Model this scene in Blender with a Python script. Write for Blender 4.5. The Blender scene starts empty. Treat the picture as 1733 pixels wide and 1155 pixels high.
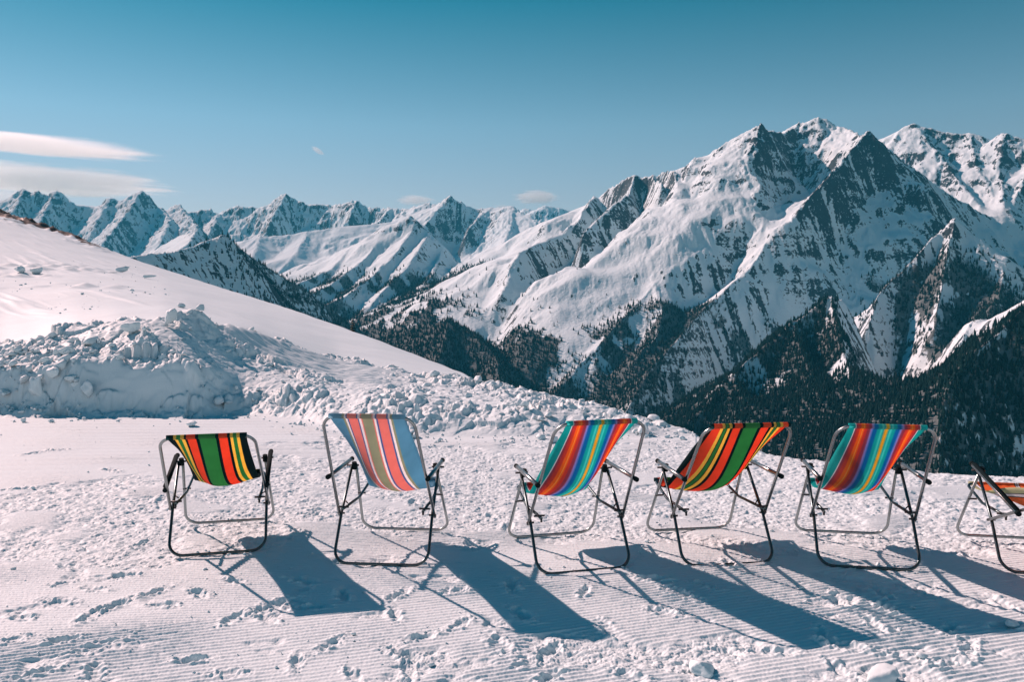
import bpy, bmesh, math, random, time
import numpy as np
from mathutils import Vector, Matrix, noise as mnoise
T0 = time.time()
R = math.radians
SC = bpy.context.scene
COL = SC.collection

# ------------------------------------------------------------------ camera, sky, sun, exposure
CAM_H = 1.6
F_PX, CX, CY = 1348.0, 866.5, 577.5          # focal length and centre in photograph pixels
PITCH = math.atan((577.5 - 495.0) / F_PX)
cam_d = bpy.data.cameras.new("camera")
cam = bpy.data.objects.new("camera", cam_d)
COL.objects.link(cam)
SC.camera = cam
cam.location = (0, 0, CAM_H)
cam.rotation_euler = (R(90) - PITCH, 0, 0)
cam_d.sensor_width = 36
cam_d.lens = 36 * F_PX / 1733.0
cam_d.clip_start = 0.05
cam_d.clip_end = 120000

SUN_AZ, SUN_EL = 56.0, 36.5                  # degrees left of the view direction, above the horizon
sun_dir = Vector((-math.sin(R(SUN_AZ)) * math.cos(R(SUN_EL)), math.cos(R(SUN_AZ)) * math.cos(R(SUN_EL)), math.sin(R(SUN_EL))))
sl = bpy.data.lights.new("sun", 'SUN')
sl.energy = 5.0
sl.angle = R(0.5)
sl.color = (1.0, 0.63, 0.565)
so = bpy.data.objects.new("sun", sl)
COL.objects.link(so)
so.rotation_euler = sun_dir.to_track_quat('Z', 'Y').to_euler()
so.location = sun_dir * 50

world = bpy.data.worlds.new("World")
SC.world = world
world.use_nodes = True
wn, wl = world.node_tree.nodes, world.node_tree.links
bg = wn['Background']
bg.inputs['Strength'].default_value = 0.078
sky = wn.new('ShaderNodeTexSky')
sky.sky_type = 'NISHITA'
sky.sun_disc = False
sky.sun_elevation = R(SUN_EL)
sky.sun_rotation = R(-SUN_AZ)
sky.altitude = 2000
sky.air_density = 1.0
sky.dust_density = 0.1
sky.ozone_density = 2.0
tint = wn.new('ShaderNodeMix')
tint.data_type = 'RGBA'
tint.blend_type = 'MULTIPLY'
tint.inputs[0].default_value = 1.0
tcw = wn.new('ShaderNodeTexCoord')
sepw = wn.new('ShaderNodeSeparateXYZ')
rampw = wn.new('ShaderNodeValToRGB')
wl.new(tcw.outputs['Generated'], sepw.inputs[0])
wl.new(sepw.outputs['Z'], rampw.inputs[0])
re_ = rampw.color_ramp
SKYT = [(0.0, (1.55, 1.08, 0.90)), (0.10, (1.30, 0.95, 0.80)), (0.20, (0.98, 1.08, 0.90)), (0.35, (0.075, 0.76, 0.66)), (0.48, (0.012, 0.70, 0.66)), (1.0, (0.004, 0.56, 0.56))]
re_.elements[0].position, re_.elements[0].color = SKYT[0][0], (*SKYT[0][1], 1)
re_.elements[1].position, re_.elements[1].color = SKYT[-1][0], (*SKYT[-1][1], 1)
for p_, c_ in SKYT[1:-1]:
    e_ = re_.elements.new(p_)
    e_.color = (*c_, 1)
wl.new(sky.outputs[0], tint.inputs[6])
wl.new(rampw.outputs[0], tint.inputs[7])
wl.new(tint.outputs[2], bg.inputs['Color'])

SC.render.engine = 'CYCLES'
SC.view_settings.view_transform = 'Standard'
SC.view_settings.look = 'None'
SC.view_settings.exposure = 0.45
SC.view_settings.gamma = 1.0
SC.cycles.max_bounces = 5
SC.cycles.diffuse_bounces = 1
SC.cycles.volume_bounces = 5
SC.cycles.use_denoising = True
SC.cycles.volume_step_rate = 1.0

# ------------------------------------------------------------------ helpers
cp, sp_ = math.cos(PITCH), math.sin(PITCH)


def ray(px, py):
    """direction through photograph pixel, horizontal length 1 (arrays or scalars)"""
    u = (np.asarray(px, float) - CX) / F_PX
    v = (CY - np.asarray(py, float)) / F_PX
    x, y, z = u, cp + v * sp_, -sp_ + v * cp
    h = np.hypot(x, y)
    return x / h, y / h, z / h


def P(px, py, d):
    x, y, z = ray(px, py)
    return np.array([x * d, y * d, CAM_H + z * d])


def proj(x, y, z):
    zc = z - CAM_H
    f = y * cp - zc * sp_
    u = y * sp_ + zc * cp
    return CX + F_PX * x / f, CY - F_PX * u / f


def on_flat(px, py, z=0.0):
    rx, ry, rz = ray(px, py)
    d = (z - CAM_H) / rz
    return float(rx * d), float(ry * d)


def _h(ix, iy, seed):
    h = (ix.astype(np.uint32) * np.uint32(374761393) + iy.astype(np.uint32) * np.uint32(668265263) + np.uint32(seed * 974711 + 1013))
    h = (h ^ (h >> np.uint32(13))) * np.uint32(1274126177)
    h ^= h >> np.uint32(16)
    return h


def pnoise(x, y, seed=0):
    """gradient noise about -1..1"""
    x = np.asarray(x, np.float64)
    y = np.asarray(y, np.float64)
    fx, fy = np.floor(x), np.floor(y)
    ix, iy = fx.astype(np.int64), fy.astype(np.int64)
    tx, ty = (x - fx).astype(np.float32), (y - fy).astype(np.float32)
    ux = tx * tx * tx * (tx * (tx * 6 - 15) + 10)
    uy = ty * ty * ty * (ty * (ty * 6 - 15) + 10)

    def g(ax, ay, dx, dy):
        a = _h(ax, ay, seed).astype(np.float32) * np.float32(2 * math.pi / 4294967296.0)
        return np.cos(a) * dx + np.sin(a) * dy
    n00, n10 = g(ix, iy, tx, ty), g(ix + 1, iy, tx - 1, ty)
    n01, n11 = g(ix, iy + 1, tx, ty - 1), g(ix + 1, iy + 1, tx - 1, ty - 1)
    a = n00 + (n10 - n00) * ux
    b = n01 + (n11 - n01) * ux
    return (a + (b - a) * uy) * 1.5


def fbm(x, y, seed=0, octv=4, gain=0.5, lac=2.03, ridged=False):
    s, a, t = 0, 1.0, 0
    for i in range(octv):
        n = pnoise(x, y, seed + i * 17)
        if ridged:
            n = 1 - 2 * np.abs(n)
        s = s + a * n
        t += a
        a *= gain
        x, y = x * lac + 13.7, y * lac - 7.3
    return s / t


def billow_cells(x, y, seed=0):
    """distance-to-feature lumps: 1 at the centre of a lump, 0 at its edge"""
    fx, fy = np.floor(x), np.floor(y)
    best = np.full(np.shape(x), 9.0, np.float32)
    for i in (-1, 0, 1):
        for j in (-1, 0, 1):
            cx_, cy_ = fx + i, fy + j
            h = _h(cx_.astype(np.int64), cy_.astype(np.int64), seed)
            ox = (h & np.uint32(65535)).astype(np.float32) / 65535
            oy = (h >> np.uint32(16)).astype(np.float32) / 65535
            d = np.hypot(cx_ + ox - x, cy_ + oy - y)
            best = np.minimum(best, d)
    return np.clip(1 - best, 0, 1)


def blocks(x, y, seed=0, tilt=.9):
    """broken blocks: every cell a tilted facet with its own height, about 0..1"""
    fx, fy = np.floor(x), np.floor(y)
    best = np.full(np.shape(x), 9.0, np.float32)
    hh = np.zeros(np.shape(x), np.float32)
    for i in (-1, 0, 1):
        for j in (-1, 0, 1):
            cx_, cy_ = fx + i, fy + j
            h = _h(cx_.astype(np.int64), cy_.astype(np.int64), seed)
            h2 = _h(cx_.astype(np.int64), cy_.astype(np.int64), seed + 7)
            ox = (h & np.uint32(65535)).astype(np.float32) / 65535
            oy = (h >> np.uint32(16)).astype(np.float32) / 65535
            r1 = (h2 & np.uint32(1023)).astype(np.float32) / 1023
            r2 = ((h2 >> np.uint32(10)) & np.uint32(1023)).astype(np.float32) / 1023
            r3 = ((h2 >> np.uint32(20)) & np.uint32(1023)).astype(np.float32) / 1023
            dx, dy = (x - cx_ - ox).astype(np.float32), (y - cy_ - oy).astype(np.float32)
            d = np.hypot(dx, dy) * (.7 + .7 * r3)
            v = r1 * r1 + tilt * (dx * (r2 - .5) * 2 + dy * (r3 - .5) * 2) - 1.1 * d * d
            k = d < best
            hh = np.where(k, v, hh)
            best = np.where(k, d, best)
    return np.clip(hh, -.3, 1.2)


def smooth(e0, e1, x):
    t = np.clip((x - e0) / (e1 - e0), 0, 1)
    return t * t * (3 - 2 * t)


def tag(o, label=None, cat=None, group=None, kind=None):
    if label: o['label'] = label
    if cat: o['category'] = cat
    if group: o['group'] = group
    if kind: o['kind'] = kind
    return o


def np_mesh(name, co, faces, mat=None, smooth_shade=True, attrs=None, parent=None, mat_idx=None):
    """co (n,3); faces (m,k) all same k"""
    me = bpy.data.meshes.new(name)
    co = np.ascontiguousarray(co, np.float32)
    faces = np.ascontiguousarray(faces, np.int32)
    m, k = faces.shape
    me.vertices.add(len(co))
    me.vertices.foreach_set('co', co.ravel())
    me.loops.add(m * k)
    me.loops.foreach_set('vertex_index', faces.ravel())
    me.polygons.add(m)
    me.polygons.foreach_set('loop_start', np.arange(0, m * k, k, dtype=np.int32))
    me.polygons.foreach_set('use_smooth', np.full(m, smooth_shade, bool))
    if attrs:
        for an, av in attrs.items():
            at = me.attributes.new(an, 'FLOAT', 'POINT')
            at.data.foreach_set('value', np.ascontiguousarray(av, np.float32).ravel())
    me.update(calc_edges=True)
    if mat:
        me.materials.append(mat)
    o = bpy.data.objects.new(name, me)
    COL.objects.link(o)
    if parent: o.parent = parent
    return o


def grid_faces(nr, nc):
    i = np.arange(nr - 1)[:, None] * nc + np.arange(nc - 1)[None, :]
    return np.stack([i, i + 1, i + nc + 1, i + nc], -1).reshape(-1, 4)


class Mat:
    def __init__(s, name):
        s.m = bpy.data.materials.new(name)
        s.m.use_nodes = True
        s.n, s.l = s.m.node_tree.nodes, s.m.node_tree.links
        s.b = s.n['Principled BSDF']
        s.out = s.n['Material Output']

    def new(s, t, **kw):
        nd = s.n.new('ShaderNode' + t)
        for k, v in kw.items():
            if k.startswith('i_'):
                nd.inputs[k[2:].replace('_', ' ')].default_value = v
            else:
                setattr(nd, k, v)
        return nd

    def link(s, a, b):
        s.l.new(a, b)

    def coords(s, scale=1.0):
        g = s.new('NewGeometry')
        if scale == 1.0:
            return g.outputs['Position']
        v = s.new('VectorMath', operation='MULTIPLY')
        sc_ = scale if hasattr(scale, '__len__') else (scale,) * 3
        v.inputs[1].default_value = sc_
        s.link(g.outputs['Position'], v.inputs[0])
        return v.outputs[0]

    def noise(s, scale, detail=3, rough=0.55, vec=None):
        n_ = s.new('TexNoise')
        n_.inputs['Scale'].default_value = scale
        n_.inputs['Detail'].default_value = detail
        n_.inputs['Roughness'].default_value = rough
        if vec is not None: s.link(vec, n_.inputs['Vector'])
        return n_.outputs['Fac']

    def attr(s, name):
        a = s.new('Attribute', attribute_name=name)
        return a.outputs['Fac']

    def math(s, op, a, b=0.0, c=None):
        m_ = s.new('Math', operation=op)
        for i, v in enumerate((a, b) if c is None else (a, b, c)):
            if hasattr(v, 'is_output'): s.link(v, m_.inputs[i])
            else: m_.inputs[i].default_value = v
        return m_.outputs[0]

    def maprange(s, v, a, b, c=0.0, d=1.0, smooth_=True):
        m_ = s.new('MapRange')
        m_.interpolation_type = 'SMOOTHSTEP' if smooth_ else 'LINEAR'
        s.link(v, m_.inputs[0])
        for i, q in enumerate((a, b, c, d)): m_.inputs[i + 1].default_value = q
        return m_.outputs[0]

    def mix(s, fac, c1, c2):
        m_ = s.new('Mix', data_type='RGBA')
        if hasattr(fac, 'is_output'): s.link(fac, m_.inputs[0])
        else: m_.inputs[0].default_value = fac
        for i, c in ((6, c1), (7, c2)):
            if hasattr(c, 'is_output'): s.link(c, m_.inputs[i])
            else: m_.inputs[i].default_value = (*c, 1)
        return m_.outputs[2]

    def bump(s, height, strength, dist):
        b_ = s.new('Bump')
        b_.inputs['Strength'].default_value = strength
        b_.inputs['Distance'].default_value = dist
        s.link(height, b_.inputs['Height'])
        s.link(b_.outputs[0], s.b.inputs['Normal'])
        return b_


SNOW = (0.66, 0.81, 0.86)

# ------------------------------------------------------------------ mountains
# ridge lines: (photo px, photo py, distance km); slope near the crest, slope lower down, softness of the crest
RID = []


def ridge(pts, s1=1.0, s2=0.62, L=350.0, asym=.45):
    RID.append((np.array([P(a, b, d * 1000.0) for a, b, d in pts]), s1, s2 * 1.06, L, asym))


# far left range
ridge([(-420, 320, 12.6), (-260, 335, 12.2), (-100, 345, 12), (0, 342, 11.8), (18, 333, 11.8), (42, 319, 11.7), (60, 330, 11.7), (66, 321, 11.6), (80, 330, 11.6), (97, 322, 11.6),
       (125, 345, 11.5), (170, 349, 11.5), (188, 334, 11.4), (205, 338, 11.4), (225, 334, 11.4), (232, 338, 11.4), (240, 321, 11.3), (250, 330, 11.3),
       (262, 348, 11.3), (285, 356, 11.3), (302, 346, 11.3), (316, 358, 11.3), (348, 351, 11.3), (372, 362, 11.2), (400, 346, 11.2), (412, 350, 11.1),
       (428, 347, 11.1), (445, 352, 11.1), (465, 343, 11.0), (484, 327, 10.9), (500, 337, 10.9), (520, 346, 10.8), (560, 347, 10.8), (585, 343, 10.6),
       (603, 339, 10.5), (625, 350, 10.4), (660, 352, 10.2), (700, 352, 10.0)], 1.2, 0.92, 300)
ridge([(42, 319, 11.7), (20, 365, 11.1), (-5, 400, 10.6)], 1.1, .8)
ridge([(97, 322, 11.6), (70, 370, 11.0), (45, 410, 10.5)], 1.1, .8)
ridge([(188, 334, 11.4), (165, 375, 10.9), (140, 420, 10.3)], 1.1, .8)
ridge([(240, 322, 11.3), (215, 360, 10.8), (182, 400, 10.2), (150, 440, 9.6)], 1.2, .8)
ridge([(270, 350, 11.3), (290, 372, 10.7), (268, 415, 9.9), (240, 450, 9.2)], 1.1, .8)
ridge([(302, 346, 11.3), (335, 385, 10.3), (310, 420, 9.6), (290, 450, 9.0)], 1.1, .8)
ridge([(372, 362, 11.2), (350, 400, 10.4), (330, 440, 9.7)], 1.0, .7)
ridge([(484, 327, 10.9), (462, 365, 10.4), (445, 400, 9.9)], 1.0, .7)
ridge([(603, 339, 10.5), (590, 370, 10.0), (570, 400, 9.5), (540, 420, 9.1)], 1.0, .6)
ridge([(660, 352, 10.2), (640, 375, 9.7), (600, 392, 9.2), (560, 405, 8.9)], 0.8, .55)
ridge([(700, 372, 9.0), (640, 378, 9.0), (560, 386, 9.0), (500, 396, 8.9), (440, 402, 8.8), (420, 420, 8.5)], 0.45, .42)
ridge([(520, 394, 8.9), (500, 430, 8.2), (470, 460, 7.8)], 0.5, .45)
ridge([(440, 402, 8.8), (425, 440, 8.0), (440, 480, 7.2)], 0.5, .45)
# wooded ridge that runs down behind the snow hill
ridge([(60, 450, 2.9), (200, 436, 3.3), (300, 425, 3.6), (350, 408, 3.8), (378, 399, 3.9), (410, 425, 4.0), (450, 450, 4.1), (500, 480, 4.25), (560, 522, 4.4),
       (600, 552, 4.5), (645, 588, 4.65), (700, 645, 4.8)], 1.0, .8)
ridge([(378, 399, 3.9), (350, 445, 3.7), (315, 480, 3.5)], .95, .8)
ridge([(303, 400, 8.6), (330, 392, 8.0), (318, 412, 7.4), (290, 430, 6.8), (262, 450, 6.3)], .9, .7)
# middle massif
ridge([(860, 520, 7.2), (835, 498, 7.05), (812, 477, 6.9), (780, 450, 6.75), (749, 420, 6.6), (725, 395, 6.6), (708, 376, 6.65), (694, 364, 6.7), (675, 378, 6.75), (660, 389, 6.8), (637, 407, 6.7),
       (602, 415, 6.8), (573, 427, 6.9), (555, 450, 6.6)], .95, .68)
ridge([(706, 379, 6.7), (665, 433, 6.1), (625, 470, 5.7), (585, 500, 5.4), (540, 520, 5.2)], .85, .7)
ridge([(725, 395, 6.6), (690, 450, 5.85), (640, 500, 5.4), (600, 545, 5.1)], .85, .7)
ridge([(749, 420, 6.6), (732, 461, 5.9), (715, 485, 5.5), (690, 525, 5.2), (655, 565, 4.9)], .85, .7)
ridge([(660, 389, 6.8), (615, 440, 6.2), (560, 480, 5.8), (520, 500, 5.6)], .8, .65)
ridge([(602, 415, 6.8), (560, 455, 6.3), (500, 480, 6.0), (460, 500, 5.8)], .7, .6)
# skyline of the gap
ridge([(690, 356, 9.9), (700, 350, 9.8), (722, 343, 9.7), (742, 346, 9.6), (752, 342, 9.55), (762, 334, 9.5), (785, 345, 9.4), (805, 352, 9.4), (830, 352, 9.4), (852, 350, 9.3), (865, 350, 9.2),
       (885, 361, 9.0), (915, 378, 8.7), (947, 395, 8.4), (985, 430, 8.0)], .85, .55)
ridge([(762, 334, 9.5), (735, 362, 9.2), (715, 385, 8.9)], .8, .6)
ridge([(830, 352, 9.4), (805, 372, 9.0), (790, 390, 8.7)], .6, .5)
ridge([(865, 350, 9.2), (862, 385, 8.6), (850, 420, 8.0), (835, 455, 7.4), (828, 490, 6.9)], .55, .42)
ridge([(895, 367, 8.9), (900, 400, 8.4), (885, 440, 7.7), (860, 480, 7.0)], .5, .42)
ridge([(870, 362, 13.0), (890, 352, 12.8), (905, 356, 12.7), (922, 347, 12.6), (935, 350, 12.6), (970, 357, 12.6), (1010, 362, 12.6)], .9, .6)
# the big mountain: skyline
ridge([(940, 395, 6.6), (970, 372, 6.5), (985, 352, 6.3), (1010, 338, 6.2), (1040, 312, 6.0), (1060, 301, 5.95), (1075, 297, 5.9), (1100, 298, 5.85), (1130, 291, 5.8), (1150, 293, 5.75),
       (1165, 288, 5.7), (1190, 285, 5.6), (1215, 268, 5.55), (1235, 258, 5.5), (1245, 240, 5.45), (1262, 222, 5.42), (1285, 215, 5.4), (1300, 222, 5.5),
       (1330, 222, 5.8), (1345, 215, 5.9), (1352, 206, 6.0), (1360, 207, 6.0), (1385, 195, 6.0), (1402, 203, 6.0), (1418, 211, 5.95), (1440, 219, 5.8), (1455, 230, 5.6), (1470, 223, 5.4),
       (1482, 235, 5.35), (1500, 252, 5.45), (1530, 272, 5.6), (1560, 295, 5.75), (1600, 325, 5.95), (1650, 353, 6.15), (1700, 382, 6.3), (1760, 400, 6.4), (1900, 470, 6.4)], 1.0, .80)
ridge([(1470, 223, 5.4), (1432, 262, 5.1), (1408, 290, 4.9), (1370, 335, 4.7), (1325, 385, 4.5), (1300, 410, 4.4), (1262, 460, 4.2), (1215, 502, 4.0), (1185, 530, 3.85)], 1.0, .80)
ridge([(1285, 215, 5.4), (1275, 250, 5.2), (1262, 280, 5.05), (1245, 310, 4.95)], .9, .64)
ridge([(1235, 258, 5.5), (1215, 290, 5.25), (1190, 320, 5.0)], .9, .66)
ridge([(1190, 285, 5.6), (1175, 310, 5.35), (1165, 335, 5.2)], .9, .8)
ridge([(1130, 291, 5.8), (1138, 335, 5.4), (1146, 385, 5.0)], .9, .8)
ridge([(1105, 298, 5.85), (1108, 330, 5.5), (1120, 372, 5.2)], .9, .85)
ridge([(1075, 297, 5.9), (1062, 335, 5.6), (1056, 377, 5.3), (1035, 415, 5.05), (1003, 425, 4.95), (985, 470, 4.7)], 1.0, .85)
ridge([(1010, 338, 6.2), (995, 362, 5.8), (976, 385, 5.5), (932, 427, 5.2), (903, 462, 5.0), (862, 524, 4.6), (850, 560, 4.3)], .9, .72)
ridge([(970, 372, 6.5), (925, 410, 5.8), (880, 448, 5.5), (835, 480, 5.2), (800, 506, 5.0), (772, 532, 4.85)], .8, .55)
ridge([(1262, 402, 4.62), (1215, 420, 4.5), (1174, 450, 4.3), (1130, 478, 4.15), (1108, 488, 4.1), (1088, 508, 4.0), (1050, 545, 3.8), (1008, 590, 3.6), (980, 622, 3.5),
       (940, 660, 3.35)], .8, .64, 350, .35)
ridge([(1050, 470, 4.3), (1000, 515, 4.1), (950, 555, 3.95), (900, 600, 3.75), (860, 640, 3.6)], .55, .5)
ridge([(1185, 530, 3.7), (1156, 562, 3.5), (1106, 615, 3.3), (1066, 683, 3.0), (1040, 740, 2.85)], 1.0, .85, 300, .3)
ridge([(1110, 488, 4.1), (1120, 530, 3.85), (1110, 570, 3.65), (1080, 610, 3.5)], .95, .85, 300, .3)
# shaded face ribs of the big mountain
# sub-peak on the right
ridge([(1615, 376, 3.75), (1600, 388, 3.7), (1580, 400, 3.65), (1555, 425, 3.55), (1530, 455, 3.5), (1500, 480, 3.4), (1480, 512, 3.3), (1468, 550, 3.2)], 1.05, .88, 300, .22)
ridge([(1615, 376, 3.75), (1640, 405, 3.75), (1660, 440, 3.7), (1700, 458, 3.7), (1740, 476, 3.7), (1850, 520, 3.7)], 1.05, .88, 300, .22)
ridge([(1615, 376, 3.75), (1605, 430, 3.53), (1590, 500, 3.33), (1580, 560, 3.15)], 1.05, .88, 300, .22)
ridge([(1700, 458, 3.7), (1685, 510, 3.3), (1655, 560, 2.95), (1625, 600, 2.75)], 1.05, .92, 300, .2)
# pointed wooded knoll
ridge([(1425, 508, 2.95), (1405, 508, 2.9), (1375, 522, 2.85), (1340, 550, 2.75), (1290, 592, 2.6), (1240, 640, 2.45), (1200, 680, 2.35), (1165, 716, 2.25), (1110, 770, 2.1)], 1.05, .92, 300, .2)
ridge([(1405, 508, 2.9), (1425, 580, 2.6), (1438, 660, 2.35), (1450, 740, 2.15)], 1.05, .92, 300, .2)
ridge([(1340, 550, 2.75), (1375, 640, 2.4), (1400, 740, 2.1)], 1.05, .92, 300, .2)
ridge([(1240, 640, 2.45), (1290, 720, 2.15), (1310, 790, 2.0)], 1.05, .92, 300, .2)
# wooded slope at the right edge
ridge([(2000, 380, 2.9), (1850, 450, 2.55), (1733, 520, 2.3), (1690, 562, 2.2), (1650, 598, 2.1), (1610, 635, 2.0), (1596, 680, 1.9), (1590, 740, 1.8), (1588, 830, 1.65)], .9, .8)
# wooded foot hill in the centre
ridge([(600, 600, 4.0), (645, 575, 3.95), (700, 552, 3.9), (760, 545, 3.8), (800, 562, 3.7), (835, 600, 3.5), (850, 650, 3.2), (860, 700, 3.0)], .7, .6)
ridge([(760, 545, 3.8), (745, 600, 3.4), (725, 650, 3.1)], .7, .6)
# back range on the right
ridge([(1380, 300, 8.0), (1460, 262, 7.8), (1500, 243, 7.6), (1522, 226, 7.55), (1545, 209, 7.5), (1570, 213, 7.5), (1600, 221, 7.5), (1640, 225, 7.5), (1660, 226, 7.5), (1680, 237, 7.5), (1700, 226, 7.4), (1733, 232, 7.4),
       (1800, 225, 7.4), (1900, 250, 7.4), (2050, 300, 7.2)], 1.1, .6, 500)
ridge([(1545, 209, 7.5), (1590, 262, 7.05), (1625, 310, 6.7), (1660, 350, 6.4)], .9, .6)
ridge([(1640, 225, 7.5), (1650, 280, 7.0), (1680, 330, 6.6)], .9, .6)
ridge([(1700, 226, 7.4), (1690, 290, 6.9), (1700, 345, 6.4)], .9, .6)
ridge([(1800, 225, 7.4), (1740, 290, 6.9), (1715, 340, 6.5)], .9, .6)


CARVE = []


def carve(pts, depth, width):
    CARVE.append((np.array([P(a, b, d * 1000.0) for a, b, d in pts]), depth, width))


carve([(1020, 350, 5.9), (995, 405, 5.45), (960, 465, 5.1), (935, 505, 4.85)], 220, 180)
carve([(1088, 330, 5.7), (1092, 400, 5.25), (1075, 445, 5.0), (1010, 480, 4.75), (950, 505, 4.6)], 210, 175)
carve([(1128, 330, 5.5), (1130, 390, 5.1)], 120, 90)
carve([(1160, 340, 5.4), (1180, 400, 4.9)], 80, 90)
carve([(1320, 245, 5.7), (1370, 285, 5.3), (1340, 320, 5.1)], 130, 170)
carve([(1245, 436, 4.42), (1190, 475, 4.18), (1140, 515, 4.0)], 70, 100)
carve([(1470, 300, 5.15), (1440, 390, 4.65), (1400, 460, 4.3), (1330, 520, 3.9), (1250, 590, 3.45)], 160, 300)
carve([(1480, 460, 3.9), (1470, 520, 3.5), (1530, 640, 2.95), (1572, 760, 2.4)], 160, 200)
carve([(775, 375, 9.0), (785, 430, 7.9), (800, 470, 7.2)], 240, 240)
carve([(420, 362, 10.4), (480, 382, 9.9), (530, 372, 10.0)], 160, 330)
carve([(620, 372, 10.0), (560, 370, 10.1)], 120, 250)
carve([(855, 545, 4.5), (830, 600, 4.0)], 120, 160)


def skeleton(X, Y):
    """height from the ridge network; also distance to the nearest crest"""
    K = 22.0
    shp = X.shape
    X, Y = X.ravel().astype(np.float32), Y.ravel().astype(np.float32)
    wx = X + 90 * pnoise(X / 420, Y / 420, 3) + 35 * pnoise(X / 150, Y / 150, 4)
    wy = Y + 90 * pnoise(X / 420, Y / 420, 5) + 35 * pnoise(X / 150, Y / 150, 6)
    # the warp fades next to the crests so that skylines stay put
    Z = np.full(X.shape, -1150.0, np.float32)
    dmin = np.full(X.shape, 1e9, np.float32)
    acc = np.exp(np.zeros(X.shape, np.float64)) * 0
    hs = []
    for pts, s1, s2, L, asym in RID:
        h = np.full(X.shape, -3000.0, np.float32)
        lo, hi = pts[:, :2].min(0) - 2800, pts[:, :2].max(0) + 2800
        idx = np.nonzero((X > lo[0]) & (X < hi[0]) & (Y > lo[1]) & (Y < hi[1]))[0]
        if len(idx) == 0: continue
        x, y = X[idx], Y[idx]
        xw, yw = wx[idx], wy[idx]
        hb = np.full(x.shape, -3000.0, np.float32)
        db = np.full(x.shape, 1e9, np.float32)
        for a, b in zip(pts[:-1], pts[1:]):
            vx, vy = b[0] - a[0], b[1] - a[1]
            ll = vx * vx + vy * vy + 1e-6
            t = np.clip(((x - a[0]) * vx + (y - a[1]) * vy) / ll, 0, 1)
            d0 = np.hypot(x - a[0] - t * vx, y - a[1] - t * vy)
            tw = np.clip(((xw - a[0]) * vx + (yw - a[1]) * vy) / ll, 0, 1)
            d1 = np.hypot(xw - a[0] - tw * vx, yw - a[1] - tw * vy)
            w = np.clip(d0 / 300, 0, 1)
            d = d0 * (1 - w) + d1 * w
            side = ((x - a[0] - t * vx) * .88 - (y - a[1] - t * vy) * .47) / (d0 + 25)
            drop = (s2 * d + (s1 - s2) * L * (1 - np.exp(-d / L))) * (1 + asym * side)
            hb = np.maximum(hb, a[2] + (b[2] - a[2]) * t - drop)
            db = np.minimum(db, d0)
        # smooth maximum
        z = Z[idx]
        m = np.maximum(z, hb)
        Z[idx] = m + K * np.log(np.exp((z - m) / K) + np.exp((hb - m) / K)) - 0
        dmin[idx] = np.minimum(dmin[idx], db)
    for pts, depth, width in CARVE:
        lo, hi = pts[:, :2].min(0) - 3 * width, pts[:, :2].max(0) + 3 * width
        idx = np.nonzero((X > lo[0]) & (X < hi[0]) & (Y > lo[1]) & (Y < hi[1]))[0]
        x, y = wx[idx], wy[idx]
        d = np.full(x.shape, 1e9, np.float32)
        for a, b in zip(pts[:-1], pts[1:]):
            vx, vy = b[0] - a[0], b[1] - a[1]
            t = np.clip(((x - a[0]) * vx + (y - a[1]) * vy) / (vx * vx + vy * vy), 0, 1)
            d = np.minimum(d, np.hypot(x - a[0] - t * vx, y - a[1] - t * vy))
        Z[idx] -= depth * np.exp(-(d / width) ** 2) * np.clip(dmin[idx] / 120, 0, 1)
    return Z.reshape(shp), dmin.reshape(shp)


def erode(px_, py_, dx_, dy_, seed):
    """cellular cosine waves lined up with the fall line: gullies and ribs"""
    fx, fy = np.floor(px_), np.floor(py_)
    tx, ty = (px_ - fx).astype(np.float32), (py_ - fy).astype(np.float32)
    va = np.zeros(px_.shape, np.float32)
    gx = np.zeros_like(va)
    gy = np.zeros_like(va)
    wt = np.zeros_like(va)
    F = np.float32(2 * math.pi)
    for i in (-1, 0, 1):
        for j in (-1, 0, 1):
            h = _h((fx + i).astype(np.int64), (fy + j).astype(np.int64), seed)
            ox = (h & np.uint32(65535)).astype(np.float32) / 65535 * .6 + .2
            oy = (h >> np.uint32(16)).astype(np.float32) / 65535 * .6 + .2
            qx, qy = tx - i - ox, ty - j - oy
            d = qx * qx + qy * qy
            w = np.exp(-d * 2.6)
            mag = (qx * dx_ + qy * dy_) * F
            va += np.cos(mag) * w
            s = -np.sin(mag) * w
            gx += s * dx_
            gy += s * dy_
            wt += w
    return va / wt, gx / wt, gy / wt


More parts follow.
